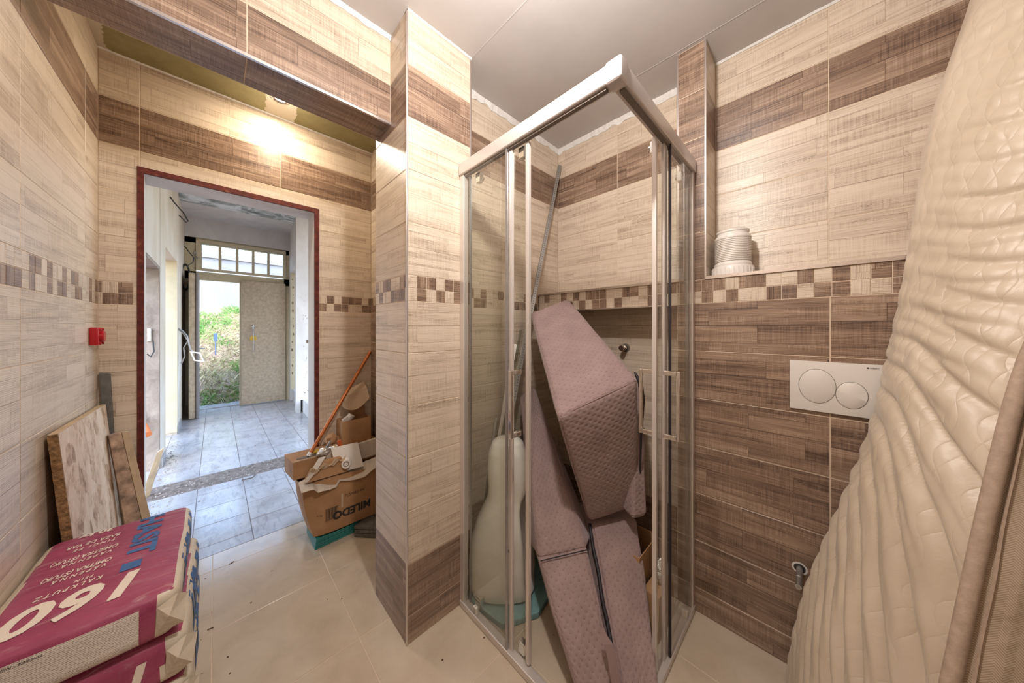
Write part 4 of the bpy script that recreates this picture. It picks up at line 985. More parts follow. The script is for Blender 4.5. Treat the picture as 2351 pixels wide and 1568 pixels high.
# ------------------------------------------------------------------ toilet wall fittings
PX = 1.62
fp = thing('flush_plate', 'white rectangular toilet flush plate with two round buttons', 'flush plate', (PX, -.042, 1.026))
part('plate', MB().box(PX - .012, -.1586, 1.026, PX - .0005, .075, 1.214), M['plate_white'], fp, .003, 2, .6)
def oval(y, z, ry, rz, name):
    mb = MB(); n = 48; vs = []
    for (s_, dx) in ((1.0, .0), (1.0, -.0012), (.975, -.0022), (.0, -.0022)):
        for k in range(n): a = 2 * PI * k / n; vs.append((PX - .012 + dx, y + ry * s_ * math.cos(a), z + rz * s_ * math.sin(a)))
    mb.add(vs, [(i*n+k, i*n+(k+1) % n, (i+1)*n+(k+1) % n, (i+1)*n+k) for i in range(3) for k in range(n)]); b = part(name, mb, M['plate_white'], fp, smooth=.8)
    part('groove', MB().tube([(PX - .0122, y + ry * 1.01 * math.cos(a), z + rz * 1.01 * math.sin(a)) for a in [2 * PI * k / n for k in range(n + 1)]], .0009, 5, cap=False), M['groove'], b)
oval(-.0005, 1.122, .0485, .063, 'large_button'); oval(-.087, 1.100, .038, .047, 'small_button')
lay_text('brand_mark', '■ GEBERIT', .0072, (PX - .012, -.122, 1.1985), (0, -1, 0), (0, 0, 1), (-1, 0, 0), M['ink_black'], fp, off=.0006, sx=.8)
o = centred('threaded_pipe', MB().lathe([(.0095, 0), (.0095, .055), (.011, .056), (.011, .066), (.0095, .067), (.0095, .118), (.0001, .118)], (PX - .001, .0465, .405), (-1, 0, -.02), 16), M['galv'], smooth=.6); tag(o, 'steel pipe stub sticking out of the dark tiles near the floor', 'pipe')
struct('trim_22', MB().lathe([(.0001, 0), (.021, 0), (.023, .0008), (.0001, .0014)], (PX - .0002, .0465, .405), (-1, 0, 0), 18), M['caulk'], 'chipped pipe hole in the dark tiles')
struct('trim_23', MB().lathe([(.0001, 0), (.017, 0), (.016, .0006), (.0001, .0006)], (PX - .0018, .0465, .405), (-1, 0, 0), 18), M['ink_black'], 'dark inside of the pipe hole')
# flexible toilet connector on the ledge
pr = [(.062, 0), (.078, 0), (.079, .002), (.079, .036), (.077, .040), (.071, .042), (.072, .050), (.068, .060), (.064, .063)]
z = .064
while z < .166: pr += [(.0695, z + .0015), (.0695, z + .004), (.0655, z + .0055), (.0655, z + .007)]; z += .0078
pr += [(.070, .170), (.067, .181), (.060, .187), (.060, .195), (.063, .198), (.063, .206), (.057, .208), (.050, .206), (.050, .10), (.0001, .10)]
o = MB().lathe(pr, (1.712, .275, 1.5805), (0, 0, 1), 48)
for k in range(30):
    a = 2 * PI * k / 30; c_, s_ = math.cos(a), math.sin(a); p = V((1.712 + .079 * c_, .275 + .079 * s_, 1.585)); u = V((-s_, c_, 0)) * .0018; q = V((c_, s_, 0)) * .0018
    o.hexa([p - u, p + u, p + u + q, p - u + q] + [x + V((0, 0, .028)) for x in (p - u, p + u, p + u + q, p - u + q)])
o = centred('pipe_connector', o, M['white_plastic'], smooth=.5); tag(o, 'white ribbed plastic pipe connector standing on the tiled ledge', 'pipe connector')

# ------------------------------------------------------------------ mattress
mt = thing('mattress', 'beige quilted mattress leaning creased against the right wall', 'mattress', (1.2, -.1, .01))
Lp = [(0.0, (1.53, .074)), (.39, (1.532, .029)), (.598, (1.556, -.031)), (.897, (1.578, -.113)), (1.197, (1.588, -.166)), (1.487, (1.598, -.198)), (1.768, (1.610, -.225)), (2.047, (1.643, -.260)), (2.383, (1.70, -.345)), (2.45, (1.71, -.36))]
Rp = [(0.0, (.945, -.100)), (.30, (1.025, -.150)), (.587, (1.105, -.200)), (.93, (1.20, -.262)), (1.274, (1.303, -.332)), (1.6, (1.36, -.44)), (2.0, (1.40, -.56)), (2.45, (1.44, -.70))]
def interp(tab, z):
    for i in range(len(tab) - 1):
        if z <= tab[i+1][0]:
            t_ = (z - tab[i][0]) / (tab[i+1][0] - tab[i][0]); return V((tab[i][1][0] * (1 - t_) + tab[i+1][1][0] * t_, tab[i][1][1] * (1 - t_) + tab[i+1][1][1] * t_, z))
    return V((*tab[-1][1], z))
def smooth_tab(tab):
    out = []
    for i in range(0, 61):
        z = tab[0][0] + (2.45 - tab[0][0]) * i / 60; zs = [max(tab[0][0], min(2.45, z + d)) for d in (-.16, -.08, 0, .08, .16)]
        ps = [interp(tab, q) for q in zs]; k = [.1, .2, .4, .2, .1]; p = sum((ps[j] * k[j] for j in range(5)), V()); out.append((z, (p.x, p.y)))
    return out
Lp, Rp = smooth_tab(Lp), smooth_tab(Rp)
nu, nv = 110, 300
def sst(a, b, x): t_ = max(0, min(1, (x - a) / (b - a))); return t_ * t_ * (3 - 2 * t_)
def face_pt(u, z):
    a, b = interp(Lp, z), interp(Rp, z); p = a.lerp(b, u); nrm = (b - a).cross(V((0, 0, 1))).normalized()
    if nrm.y < 0: nrm = -nrm
    bul = .050 * (4 * u * (1 - u)) * (1 - .3 * abs(z - 1) / 1.4) + .016 * (1 - (1 - min(1, u / .10)) ** 2) * (1 - u ** 6)
    w_ = z + .035 * mn.noise(V((u * 2.1, z * 1.5, 2)))
    low = sst(1.30, .45, z); lf = sst(1.6, -.45, z); edge = sst(0, .10, u) * sst(1.0, .93, u)
    def pleat(freq, fan, seed, wid):
        ph = (w_ + fan * u + .04 * u * u) * freq + .40 * mn.noise(V((u * 1.6, z * 1.5, seed)))
        fr_ = ph - math.floor(ph); cr = min(fr_, 1 - fr_)
        return -math.exp(-(cr / wid) ** 2) + .35 * math.cos((fr_ - .5) * 2 * PI)
    m1 = .35 + .9 * max(0, .4 + mn.noise(V((u * 2.6 + 9, z * 2.3, 1)))); m2 = .3 + max(0, .4 + mn.noise(V((u * 3.6, z * 3.3, 21))))
    a1 = (.0075 + .0120 * low + .004 * sst(.5, 1, u)) * (.35 if z > 1.7 else 1)
    d = bul + edge * (a1 * m1 * pleat(12, .04 + .95 * lf, 7, .10) + .0034 * m2 * pleat(23, .04 + .85 * lf, 3, .14)
        + .007 * mn.noise(V((u * 4, z * 3.4, 3))) + .0025 * mn.noise(V((u * 15, z * 13, 8))))
    return p + nrm * d, nrm
vs = []; uv = []
for j in range(nv + 1):
    z = .006 + 2.44 * j / nv
    for i in range(nu + 1):
        u = i / nu; p, n_ = face_pt(u, z); vs.append(p); uv.append((u * .55, z))
fs = [(j*(nu+1)+i, j*(nu+1)+i+1, (j+1)*(nu+1)+i+1, (j+1)*(nu+1)+i) for j in range(nv) for i in range(nu)]
me = MB().add(vs, fs, [[uv[k] for k in f] for f in fs]).mesh('quilted_face', True, tuple(mt.location)); obj('quilted_face', me, mt, M['satin'])
# border: from the piping back along the thickness, then the rear
TH = .20
def back_pt(u, z, t_):
    p, n_ = face_pt(u, z); q = p - n_ * TH * t_
    q.x = min(q.x, 1.808 if z > 1.6 else 1.603); return q
vs = []; uv = []; nb = 12
def border_pt(z, t_):
    p, n_ = face_pt(1, z); a, b = interp(Lp, z), interp(Rp, z); o_ = (b - a).normalized()
    q = p - n_ * TH * t_ + o_ * .020 * math.sin(PI * t_) + o_ * .010 * mn.noise(V((t_ * 3, z * 6, 4))); return q
for j in range(nv + 1):
    z = .006 + 2.44 * j / nv
    for k in range(nb + 1): vs.append(border_pt(z, k / nb)); uv.append((TH * k / nb, z))
fs = [(j*(nb+1)+i, j*(nb+1)+i+1, (j+1)*(nb+1)+i+1, (j+1)*(nb+1)+i) for j in range(nv) for i in range(nb)]
me = MB().add(vs, fs, [[uv[k] for k in f] for f in fs]).mesh('border', True, tuple(mt.location)); obj('border', me, mt, M['herring'])
vs = []; fs = []
for j in range(61):
    z = .006 + 2.44 * j / 60
    for i in range(9): u = i / 8; vs.append(back_pt(u, z, 1))
    # left side closing strip
fs = [(j*9+i, (j+1)*9+i, (j+1)*9+i+1, j*9+i+1) for j in range(60) for i in range(8)]
b0 = len(vs)
for j in range(61):
    z = .006 + 2.44 * j / 60
    for k in range(4): vs.append(back_pt(0, z, k / 3))
fs += [(b0+j*4+k, b0+j*4+k+1, b0+(j+1)*4+k+1, b0+(j+1)*4+k) for j in range(60) for k in range(3)]
part('back_cover', MB().add(vs, fs), M['herring'], mt, smooth=1)
part('piping', MB().tube([face_pt(1, .006 + 2.44 * k / 120)[0] + V((-.006, .004, 0)) for k in range(121)], .0135, 12), M['piping'], mt, smooth=1)
part('piping_seam', MB().tube([border_pt(.006 + 2.44 * k / 120, .09) + V((-.004, 0, 0)) for k in range(121)], .003, 6), M['piping'], mt, smooth=1)

# ------------------------------------------------------------------ plaster bags
def bag(k, x0, y0, z0, x1, y1, z1, label, seed, top=False):
    t = thing('plaster_bag', label, 'bag', ((x0 + x1) / 2, (y0 + y1) / 2, z0))
    j = lambda: random.uniform(-.006, .006)
    c = [(x0 + j(), y0 + j(), z0), (x1 + j(), y0 + j(), z0), (x1, y1 + j(), z0), (x0, y1 + j(), z0), (x0 + j(), y0 + j(), z1), (x1 + j(), y0 + j(), z1), (x1, y1 + j(), z1), (x0, y1 + j(), z1)]
    mb = soft_box(c, .030, 22, .004, .003, seed)
    # colours: magenta round the middle, cream at both ends and at the folded corner
    for i, f_ in enumerate(mb.f):
        cx_ = sum(mb.v[q][0] for q in f_) / 4; cy_ = sum(mb.v[q][1] for q in f_) / 4; zc = sum(mb.v[q][2] for q in f_) / 4
        u = (cx_ - x0) / (x1 - x0); v_ = (cy_ - y0) / (y1 - y0)
        red = .055 < u < .955
        if mb.mi[i] == 1: red = False           # +x end
        if mb.mi[i] == 0: red = False
        if mb.mi[i] == 2 and u > .86: red = False
        mb.mi[i] = 0 if red else 1
    me = mb.mesh('sack', True, tuple(t.location))
    bm = bmesh.new(); bm.from_mesh(me); bmesh.ops.remove_doubles(bm, verts=bm.verts, dist=1e-5); bmesh.ops.recalc_face_normals(bm, faces=bm.faces); bm.to_mesh(me)
    bm.free(); s_ = obj('sack', me, t, [M['bag_red'], M['bag_cream']])
    bm = bmesh.new(); 
    for p in mb.v: bm.verts.new(p)
    bm.verts.ensure_lookup_table()
    for f_ in mb.f:
        try: bm.faces.new([bm.verts[q] for q in f_])
        except ValueError: pass
    bv = BVHTree.FromBMesh(bm); bm.free()
    # folded valve at the near right corner
    fl = MB(); p0 = V((x1 - .045, y0 - .004, z0 + .022)); 
    fl.add([p0, p0 + V((.052, -.004, .006)), p0 + V((.060, .03, .06)), p0 + V((.040, .004, .085)), p0 + V((.004, -.002, .070)), p0 + V((.026, -.016, .045))],
           [(0, 1, 5), (1, 2, 5), (2, 3, 5), (3, 4, 5), (4, 0, 5)])
    part('folded_corner', fl, M['bag_cream'], t)
    return t, bv
BX0, BX1, BY0, BY1 = -.395, -.068, 1.222, 1.765
HB = .1275
labs = ['magenta and cream plaster bag at the bottom of the stack by the left wall', 'plaster bag second from the floor in the stack by the left wall',
        'plaster bag in the middle of the stack, blue letters on its end', 'magenta plaster bag directly under the top one of the stack', 'magenta plaster bag lying on top of the stack, printed 160']
bags = []
for k in range(5):
    dx = (.0, .012, .020, .016, 0)[k]; z0 = .002 + k * HB
    bags.append(bag(k, BX0 + .002, BY0 + dx * .3, z0, BX1 + dx, BY1 - dx * .5, z0 + HB - .002, labs[k], k * 3 + 1))
zt = 5 * HB
t, bv = bags[4]; UPN = (0, 0, 1)
rx, ry = (-1, 0, 0), (0, -1, 0)
def top_text(body, size, x, y, mat, shear=.18, bold=.0, sx=1.0, sp=1.0, name='printed_text'):
    lay_text(name, body, size, (x, y, zt), rx, ry, UPN, mat, t, bv, shear=shear, bold=bold, sx=sx, spacing=sp)
top_text('160', .142, -.132, 1.378, M['ink_white'], .22, .0045, .98, 1.06)
for body, y, x, sz, sx_, sp_ in (('KALKPUTZ', 1.418, -.225, .024, .66, 1.5), ('FEIN', 1.440, -.245, .017, .66, 1.5), ('VÁPENNÁ', 1.480, -.228, .022, .66, 1.6), ('OMÍTKA (ŠTUK)', 1.508, -.222, .028, .60, 1.0),
        ('VÁPENNÁ', 1.562, -.230, .022, .66, 1.6), ('OMIETKA (ŠTUK)', 1.592, -.222, .028, .58, 1.0), ('TINCI PE', 1.645, -.235, .022, .66, 1.5), ('BAZA DE VAR', 1.675, -.230, .026, .60, 1.1)):
    top_text(body, sz, x, y, M['ink_white'], .2, .0005, sx_, sp_)
top_text('30 kg', .036, -.250, 1.742, M['ink_white'], .2, .0012, .9, 1.0)
lay_text('printed_brand', 'HASIT', .078, (-.192, 1.740, zt), (0, -1, 0), (1, 0, 0), UPN, M['ink_blue'], t, bv, bold=.003, sx=1.28)
lay_text('printed_mark', '■', .050, (-.195, 1.440, zt), (0, -1, 0), (1, 0, 0), UPN, M['ink_blue'], t, bv, bold=.001)
# label with fine print on the front side
FR = (0, -1, 0)
lay_quad('info_label', (-.378, BY0, .525), (1, 0, 0), (0, 0, 1), FR, .238, .088, M['fine_print'], t, bv, 30, .0012)
lay_text('label_heading', 'HASIT 160 FEIN - Kalkputz', .0085, (-.372, BY0, .604), (1, 0, 0), (0, 0, 1), FR, M['ink_black'], t, bv, off=.002, shear=.2)
for k in (4, 3, 2):
    tt, b2 = bags[k]
    dx = (.0, .012, .020, .016, 0)[k]; zc = .002 + k * HB
    lay_text('printed_brand', 'HASIT', .098, (BX1 + dx, BY1 - .045, zc + .108), (0, -1, 0), (0, 0, -1), (1, 0, 0), M['ink_blue'], tt, b2, bold=.006, shear=.3, sx=1.35)
lay_text('printed_text', '160', .125, (-.105, 1.22, .47), rx, (0, 0, -1), FR, M['ink_white'], bags[3][0], bags[3][1], shear=.22, bold=.0022, spacing=1.3)

# ------------------------------------------------------------------ boards by the left wall
def lean_board(name, label, cat, y0, y1, zt_, xt, xb, th, mat, edge=None, dz=0):
    n_ = V((zt_, 0, xb - xt)).normalized()
    a = V((xb, y0, .002)); b = V((xb, y1, .002)); c_ = V((xt, y1, zt_)); d = V((xt, y0, zt_ + dz)); q = n_ * th
    t = thing(name, label, cat, ((xb + xt) / 2, (y0 + y1) / 2, 0))
    mb = MB().hexa([a, b, b + q, a + q, d, c_, c_ + q, d + q])
    o = part('board', mb, mat, t)
    return t, (a, b, c_, d, q)
t, (a, b, c_, d, q) = lean_board('osb_panel', 'oriented strand board panel leaning against the left wall behind the bags', 'board', 1.765, 2.375, .975, -.392, -.315, .020, M['osb'], dz=.012)
mb = MB(); rr = random.Random(2); ns = 60; vs = []; 
for k in range(ns + 1):
    p = a.lerp(d, k / ns); dy = V((0, -.002 - .005 * abs(mn.noise(V((k * .7, 3, 1)))), 0)); vs += [p - q * .02, p + dy, p + q + dy * .8, p + q * 1.02 + V((0, .004, 0))]
fs = [(k*4+m_, k*4+m_+1, (k+1)*4+m_+1, (k+1)*4+m_) for k in range(ns) for m_ in range(3)]
part('rough_edge', MB().add(vs, fs), M['osb_edge'], t)
part('top_edge', MB().hexa([d - q * .02, c_ - q * .02, c_ + q * 1.02, d + q * 1.02, d + V((0, 0, .002)), c_ + V((0, 0, .002)), c_ + q + V((0, 0, .002)), d + q + V((0, 0, .002))]), M['gold_wood'], t)
t = thing('dirty_lath', 'dirty narrow wooden board leaning beside the strand board panel', 'board', (-.30, 2.36, 0))
part('board', MB().hexa([(-.262, 2.300, .002), (-.205, 2.335, .002), (-.214, 2.365, .002), (-.268, 2.33, .002), (-.352, 2.300, .84), (-.318, 2.318, .845), (-.330, 2.348, .845), (-.362, 2.33, .84)]), M['dirty_wood'], t, .003)
part('pale_side', MB().hexa([(-.204, 2.335, .002), (-.176, 2.360, .002), (-.184, 2.380, .002), (-.213, 2.365, .002), (-.3175, 2.318, .845), (-.296, 2.336, .838), (-.304, 2.356, .838), (-.329, 2.348, .845)]), M['gold_wood'], t, .002)
o = centred('grey_lath', MB().hexa([(-.345, 2.385, .002), (-.318, 2.388, .002), (-.318, 2.405, .002), (-.345, 2.404, .002), (-.392, 2.385, 1.13), (-.362, 2.388, 1.12), (-.362, 2.405, 1.12), (-.392, 2.404, 1.13)]), M['grey_wood'], .002); tag(o, 'thin dark grey lath standing in the corner behind the boards', 'lath')
# red socket cover
rs = thing('socket_cover', 'red plastic junction box cover on the left tiled wall', 'socket cover', (LX, 2.30, 1.30))
part('cover', MB().box(LX + .0005, 2.262, 1.262, LX + .026, 2.338, 1.342), M['red_plastic'], rs, .005, 2, .6)
for (y, z, a_, h_) in ((2.300, 1.302, .027, .038), (2.276, 1.27, .006, .032), (2.324, 1.27, .006, .032), (2.276, 1.334, .006, .032), (2.324, 1.334, .006, .032)):
    part('boss', MB().lathe([(a_, 0), (a_, h_ - .004), (a_ * .85, h_), (.0001, h_)], (LX, y, z), (1, 0, 0), 16), M['red_plastic'], rs, smooth=.6)

# ------------------------------------------------------------------ boxes in the alcove
gs = thing('glass_sheets', 'stack of green glass sheets under the cardboard box', 'glass', (.55, 2.2, 0))
for k in range(5):
    z = .001 + k * .0125
    part('sheet', MB().prism([(.425 + .002 * k, 2.12 + .003 * (k % 2)), (.69, 2.13), (.69, 2.34), (.425, 2.345)], z, z + .0110), M['teal_glass'], gs, .0015)
ss = thing('slate_stack', 'stack of grey ribbed floor tiles beside the glass sheets', 'tiles', (.73, 2.07, 0))
for k in range(3):
    part('tile', MB().prism([(.633, 2.078 + .004 * k), (.730, 1.965 + .004 * k), (.842, 2.06 + .003 * k), (.745, 2.135)], .001 + .024 * k, .022 + .024 * k), M['slate'], ss, .003)
mbx = thing('large_carton', 'large brown carton lettered MILEDO upside down beside the pillar', 'carton', (.6, 2.24, .07))
X0, X1, Y0, Y1, Z0, Z1 = .365, .838, 2.115, 2.375, .074, .405
nX, nZ = 20, 10; vs = []; fs = []
def cface(u, v):
    x = X0 + (X1 - X0) * u; z = Z0 + (Z1 - Z0) * v
    bul = .020 * math.sin(PI * min(1, max(0, u))) * math.sin(PI * v)
    x += (.060 * (1 - v) ** 1.8) * (1 - u) ** 3; z += .012 * math.sin(u * 5) * v
    return V((x, Y0 - bul + .025 * (1 - u) ** 8, z))
for j in range(nZ + 1):
    for i in range(nX + 1): vs.append(cface(i / nX, j / nZ))
fs = [(j*(nX+1)+i, j*(nX+1)+i+1, (j+1)*(nX+1)+i+1, (j+1)*(nX+1)+i) for j in range(nZ) for i in range(nX)]
b0 = len(vs)
for j in range(nZ + 1):      # left side
    for i in range(5): p = cface(0, j / nZ); vs.append(V((p.x + .012 * math.sin(i) * 0 - .010 * math.sin(PI * i / 4), p.y + (Y1 - p.y) * i / 4, p.z)))
fs += [(b0+j*5+i, b0+(j+1)*5+i, b0+(j+1)*5+i+1, b0+j*5+i+1) for j in range(nZ) for i in range(4)]
b1 = len(vs); vs += [(X0 + .06, Y0 + .02, Z0), (X1, Y0, Z0), (X1, Y1, Z0), (X0 + .06, Y1, Z0), (X1, Y1, Z1), (X0, Y1, Z1), (X1, Y0, Z1)]
fs += [(b1, b1+3, b1+2, b1+1), (b1+3, b1+5, b1+4, b1+2), (b1+1, b1+2, b1+4, b1+6)]
fs += []
part('body', MB().add(vs, fs), M['card'], mbx)
bm = bmesh.new(); 
for p in vs: bm.verts.new(p)
bm.verts.ensure_lookup_table()
for f_ in fs[:nX * nZ]: bm.faces.new([bm.verts[q] for q in f_])
cb_ = BVHTree.FromBMesh(bm); bm.free()
lay_text('printed_name', 'MILEDO', .070, (.742, Y0, .196), (-1, 0, 0), (0, 0, -1), FR, M['ink_black'], mbx, cb_, off=.001, bold=.003, sx=.90)
lay_text('handwriting', 'TOMAS RK', .026, (.575, Y0, .268), (1, 0, 0), (0, 0, 1), FR, M['ink_black'], mbx, cb_, off=.001, shear=.4, sx=1.0)
bc = MB()
for k in range(12): bc.box(.478 + k * .0052, Y0 - .024, .172, .478 + k * .0052 + (.0012 if k % 3 else .003), Y0 - .0225, .232)
bc.box(.474, Y0 - .024, .167, .545, Y0 - .0225, .169).box(.474, Y0 - .024, .234, .545, Y0 - .0225, .236)
part('barcode', bc, M['ink_black'], mbx)
lay_text('small_print', '91.x', .018, (.462, Y0, .205), (-1, 0, 0), (0, 0, -1), FR, M['ink_black'], mbx, cb_, off=.001, sx=.9)
part('tape_mark', MB().box(.560, Y0 - .0235, .215, .572, Y0 - .0215, .30), M['card_pale'], mbx)
# torn lid flap folded over the front
def sheet(pts_grid, th=.003):
    nj, ni = len(pts_grid), len(pts_grid[0]); P = [V(p) for r in pts_grid for p in r]; vs = P + [p + V((0, th * .5, th)) for p in P]; n = nj * ni
    fs = [(j*ni+i, j*ni+i+1, (j+1)*ni+i+1, (j+1)*ni+i) for j in range(nj - 1) for i in range(ni - 1)]
    fs = fs + [tuple(n + k for k in reversed(f_)) for f_ in fs]
    for i in range(ni - 1): fs += [(i, n + i, n + i + 1, i + 1), ((nj-1)*ni+i, (nj-1)*ni+i+1, n+(nj-1)*ni+i+1, n+(nj-1)*ni+i)]
    for j in range(nj - 1): fs += [(j*ni, (j+1)*ni, n+(j+1)*ni, n+j*ni), (j*ni+ni-1, n+j*ni+ni-1, n+(j+1)*ni+ni-1, (j+1)*ni+ni-1)]
    return MB().add(vs, fs)
g_ = []
for j in range(5):
    row = []
    for i in range(25):
        u = i / 24; x = .352 + .485 * u; v_ = j / 4
        zf = .405 + .014 * math.sin(u * 9) + .01 * mn.noise(V((u * 9, 0, 2)))
        row.append((x, Y0 - .030 * (1 - v_) * (1 + .4 * math.sin(u * 11)) + .06 * v_, zf - .050 * (1 - v_) * (1.1 if .15 < u < .4 else .35 + .35 * math.sin(u * 7) ** 2) + .01 * v_))
    g_.append(row)
part('torn_flap', sheet(g_), M['card_grey'], mbx)
# wedge piece of torn carton at the left on top
tw = thing('torn_cardboard', 'torn piece of brown cardboard on top of the large carton', 'cardboard', (.46, 2.15, .42))
part('fold', MB().hexa([(.375, 2.11, .425), (.60, 2.10, .425), (.60, 2.19, .425), (.385, 2.19, .425), (.450, 2.13, .515), (.570, 2.12, .520), (.565, 2.16, .520), (.455, 2.17, .515)]), M['card'], tw, .003)
part('ragged_edge', sheet([[(.385 + .19 * u, 2.105 + .01 * math.sin(u * 17), .47 + .03 * u + .012 * math.sin(u * 23)) for u in [i / 14 for i in range(15)]], [(.40 + .19 * u, 2.100, .495 + .025 * u + .014 * math.sin(u * 19 + 1)) for u in [i / 14 for i in range(15)]]]), M['card_pale'], tw)
part('side_flap', sheet([[(.37, 2.12, .43), (.40, 2.13, .47), (.455, 2.16, .535)], [(.385, 2.105, .43), (.425, 2.10, .475), (.485, 2.13, .545)]]), M['card_grey'], tw)
# long carton
lc = thing('long_carton', 'long flat carton with an open slot, lying across the large carton', 'carton', (.6, 2.29, .41))
part('body', MB().hexa([(.332, 2.21, .420), (.845, 2.21, .420), (.845, 2.395, .420), (.315, 2.395, .420), (.330, 2.21, .530), (.845, 2.21, .530), (.845, 2.395, .530), (.313, 2.395, .530)]), M['card'], lc, .004)
part('slot', MB().prism([(.352, 2.245), (.40, 2.225), (.470, 2.232), (.475, 2.25), (.42, 2.262), (.36, 2.262)], .5305, .5325), M['groove'], lc)
part('lid_edge', MB().box(.335, 2.208, .528, .56, 2.214, .534), M['card_pale'], lc)
part('print', MB().box(.3265, 2.25, .455, .3285, 2.31, .49), M['groove'], lc)
o = centred('foam_packing', MB().hexa([(.50, 2.185, .435), (.845, 2.185, .445), (.845, 2.208, .445), (.50, 2.208, .435), (.50, 2.19, .535), (.845, 2.19, .565), (.845, 2.208, .565), (.50, 2.208, .535)]), M['card_grey'], .006); tag(o, 'pale grey cardboard strip in front of the long carton', 'cardboard')
# small box with its lid open
sb = thing('small_carton', 'small open carton with raised lid standing on the long carton', 'carton', (.70, 2.33, .535))
x0, x1, y0, y1, z0, z1 = .612, .800, 2.265, 2.385, .5345, .700; q = .003
part('body', MB().box(x0, y0, z0, x1, y1, z0 + q).box(x0, y0, z0 + q, x1, y0 + q, z1).box(x0, y1 - q, z0 + q, x1, y1, z1).box(x0, y0 + q, z0 + q, x0 + q, y1 - q, z1).box(x1 - q, y0 + q, z0 + q, x1, y1 - q, z1), M['card'], sb)
part('lid', MB().hexa([(.690, 2.383, .700), (.800, 2.375, .700), (.800, 2.379, .700), (.690, 2.387, .700), (.680, 2.385, .815), (.790, 2.378, .835), (.790, 2.382, .835), (.680, 2.389, .815)]), M['card'], sb, .001)
g_ = [[(.625 + .185 * u, 2.31 + .012 * u, .795 - .055 * math.sin(PI * u) ** .8 + .035 * u) for u in [i / 12 for i in range(13)]], [(.645 + .155 * u, 2.35, .845 + .055 * u) for u in [i / 12 for i in range(13)]], [(.70 + .09 * u, 2.384, .90 + .035 * u) for u in [i / 12 for i in range(13)]]]
part('lid_flap', sheet(g_), M['card_pale'], sb)
o = centred('white_fitting', MB().tube([(.645, 2.33, .60), (.655, 2.325, .68), (.69, 2.32, .725)], .024, 16).hexa([(.622, 2.30, .62), (.67, 2.30, .62), (.67, 2.32, .62), (.622, 2.32, .62), (.622, 2.295, .705), (.66, 2.295, .725), (.66, 2.32, .725), (.622, 2.32, .705)]), M['white_plastic'], .002); tag(o, 'white plastic fitting inside the small open carton', 'fitting')
# metal taps and orange bit lying on the long carton
vt = thing('metal_valve', 'small chrome valve lying on the long carton beside the small one', 'valve', (.53, 2.25, .535))
part('body', MB().tube([(.475, 2.262, .549), (.505, 2.256, .549), (.58, 2.245, .551)], [.013, .016, .014], 12), M['chrome'], vt, smooth=.8)
part('lever', MB().hexa([(.50, 2.235, .55), (.52, 2.232, .55), (.52, 2.24, .55), (.50, 2.243, .55), (.53, 2.232, .60), (.545, 2.23, .605), (.545, 2.236, .605), (.53, 2.238, .60)]), M['steel'], vt, .002)
part('nut', MB().lathe([(.0001, 0), (.019, 0), (.019, .018), (.0001, .018)], (.556, 2.249, .5515), (1, -.15, .02), 6), M['chrome'], vt)
part('thread', MB().lathe([(.0001, 0), (.012, 0), (.012, .03), (.0001, .03)], (.445, 2.264, .545), (1, -.05, 0), 14), M['yellow'], vt)
o = centred('orange_clip', MB().hexa([(.585, 2.240, .5345), (.612, 2.236, .5345), (.612, 2.25, .5345), (.585, 2.253, .5345), (.578, 2.240, .585), (.598, 2.236, .592), (.598, 2.25, .592), (.578, 2.252, .585)]), simple('orange_plastic', (.62, .13, .04), .4), .002); tag(o, 'orange plastic clip lying by the small carton', 'clip')
crumple('crumpled_wrapping', 'crumpled brown wrapping behind the orange clip', 'wrapping', (.567, 2.335, .531), .038, M['card'], 8)
crumple('crumpled_film', 'crumpled clear film on the torn cardboard', 'film', (.487, 2.19, .531), .026, M['foil'], 12, (1.3, .8, .8))
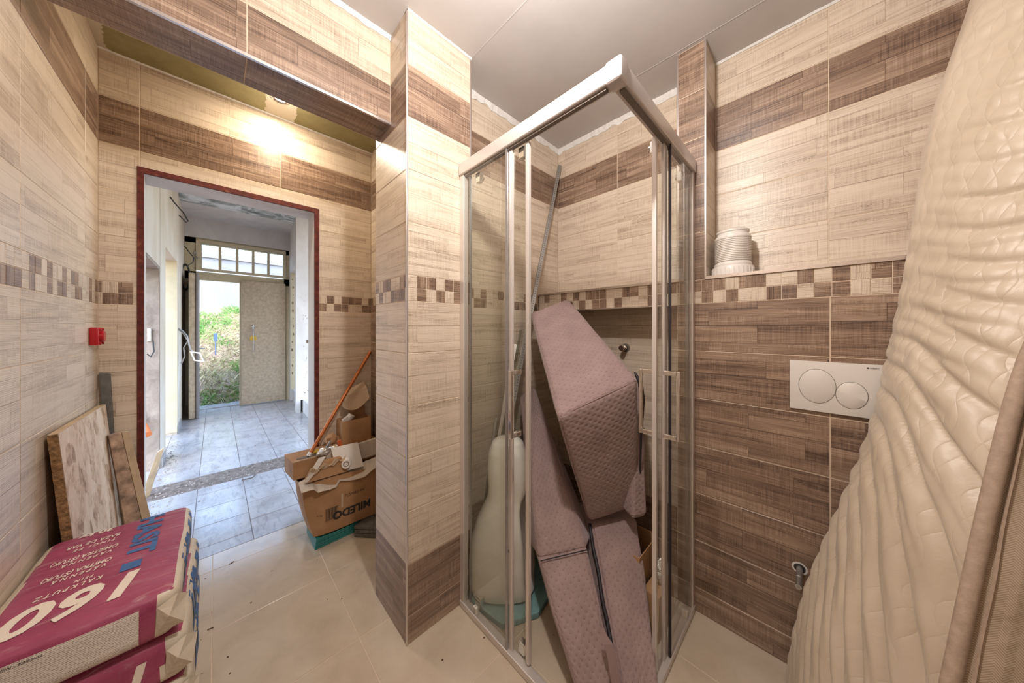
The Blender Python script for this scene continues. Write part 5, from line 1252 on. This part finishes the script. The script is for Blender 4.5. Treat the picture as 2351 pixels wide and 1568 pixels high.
# white square vent with spigot
ve = thing('vent_cover', 'white square vent plate with round spigot propped on the large carton', 'vent', (.62, 2.16, .43))
c0 = V((.545, 2.118, .425)); u = V((.155, -.012, .0)); v_ = V((-.022, .055, .150)); n_ = u.cross(v_).normalized()
if n_.y > 0: n_ = -n_
part('plate', MB().ext([c0, c0 + u, c0 + u + v_, c0 + v_], -n_ * .008), M['white_plastic'], ve, .002)
cc = c0 + u * .42 + v_ * .34
part('spigot', MB().lathe([(.027, 0), (.027, .050), (.025, .053), (.021, .053), (.021, .048), (.0001, .048)], cc, n_ + V((-.25, 0, -.25)), 28), M['white_plastic'], ve, smooth=.6)
part('opening', MB().lathe([(.012, .049), (.016, .049), (.016, .0485)], cc, n_ + V((-.25, 0, -.25)), 24), M['groove'], ve)
# copper pipe
cp = thing('copper_pipe', 'copper coloured pipe leaning from the long carton into the corner', 'pipe', (.41, 2.24, .533))
part('tube', MB().tube([(.418, 2.244, .536), (.842, 2.392, 1.160)], .0115, 16), M['copper'], cp, smooth=1)
part('end_cap', MB().tube([(.418, 2.244, .534), (.430, 2.248, .552)], .014, 16), M['foil'], cp, smooth=1)
# dropped bits on the floor
o = centred('dry_twig', MB().tube([(.165, 3.55, .004), (.19, 3.50, .02), (.235, 3.52, .012), (.26, 3.60, .004)], .004, 6), M['screw'], smooth=1); tag(o, 'bent dry twig on the hall floor by the concrete strip', 'twig')
struct('trim_24', MB().prism([(1.315 + .030 * math.cos(a) * (1 + .25 * math.sin(3 * a)), .175 + .030 * math.sin(a) * (1 + .3 * math.cos(2 * a))) for a in [2 * PI * k / 22 for k in range(22)]], .0004, .002), simple('plaster_spot', (.70, .58, .36), .8), 'dried plaster splash on the floor by the right wall')
rr = random.Random(9); mb = MB()
for k in range(70):
    x, y = rr.uniform(-.05, 1.3), rr.uniform(.1, 2.4); s_ = rr.uniform(.001, .004); a = rr.random() * 6
    u = V((math.cos(a), math.sin(a), 0)) * s_ * rr.choice((1, 1, 3)); w2 = V((-math.sin(a), math.cos(a), 0)) * s_ * .6; p = V((x, y, .0004))
    mb.hexa([p - u - w2, p + u - w2, p + u + w2, p - u + w2] + [q_ + V((0, 0, s_ * .7)) for q_ in (p - u - w2, p + u - w2, p + u + w2, p - u + w2)])
o = obj('floor_crumbs', mb.mesh('crumbs'), None, M['screw']); tag(o, 'tiny dark crumbs scattered on the beige floor', 'crumbs', kind='stuff')
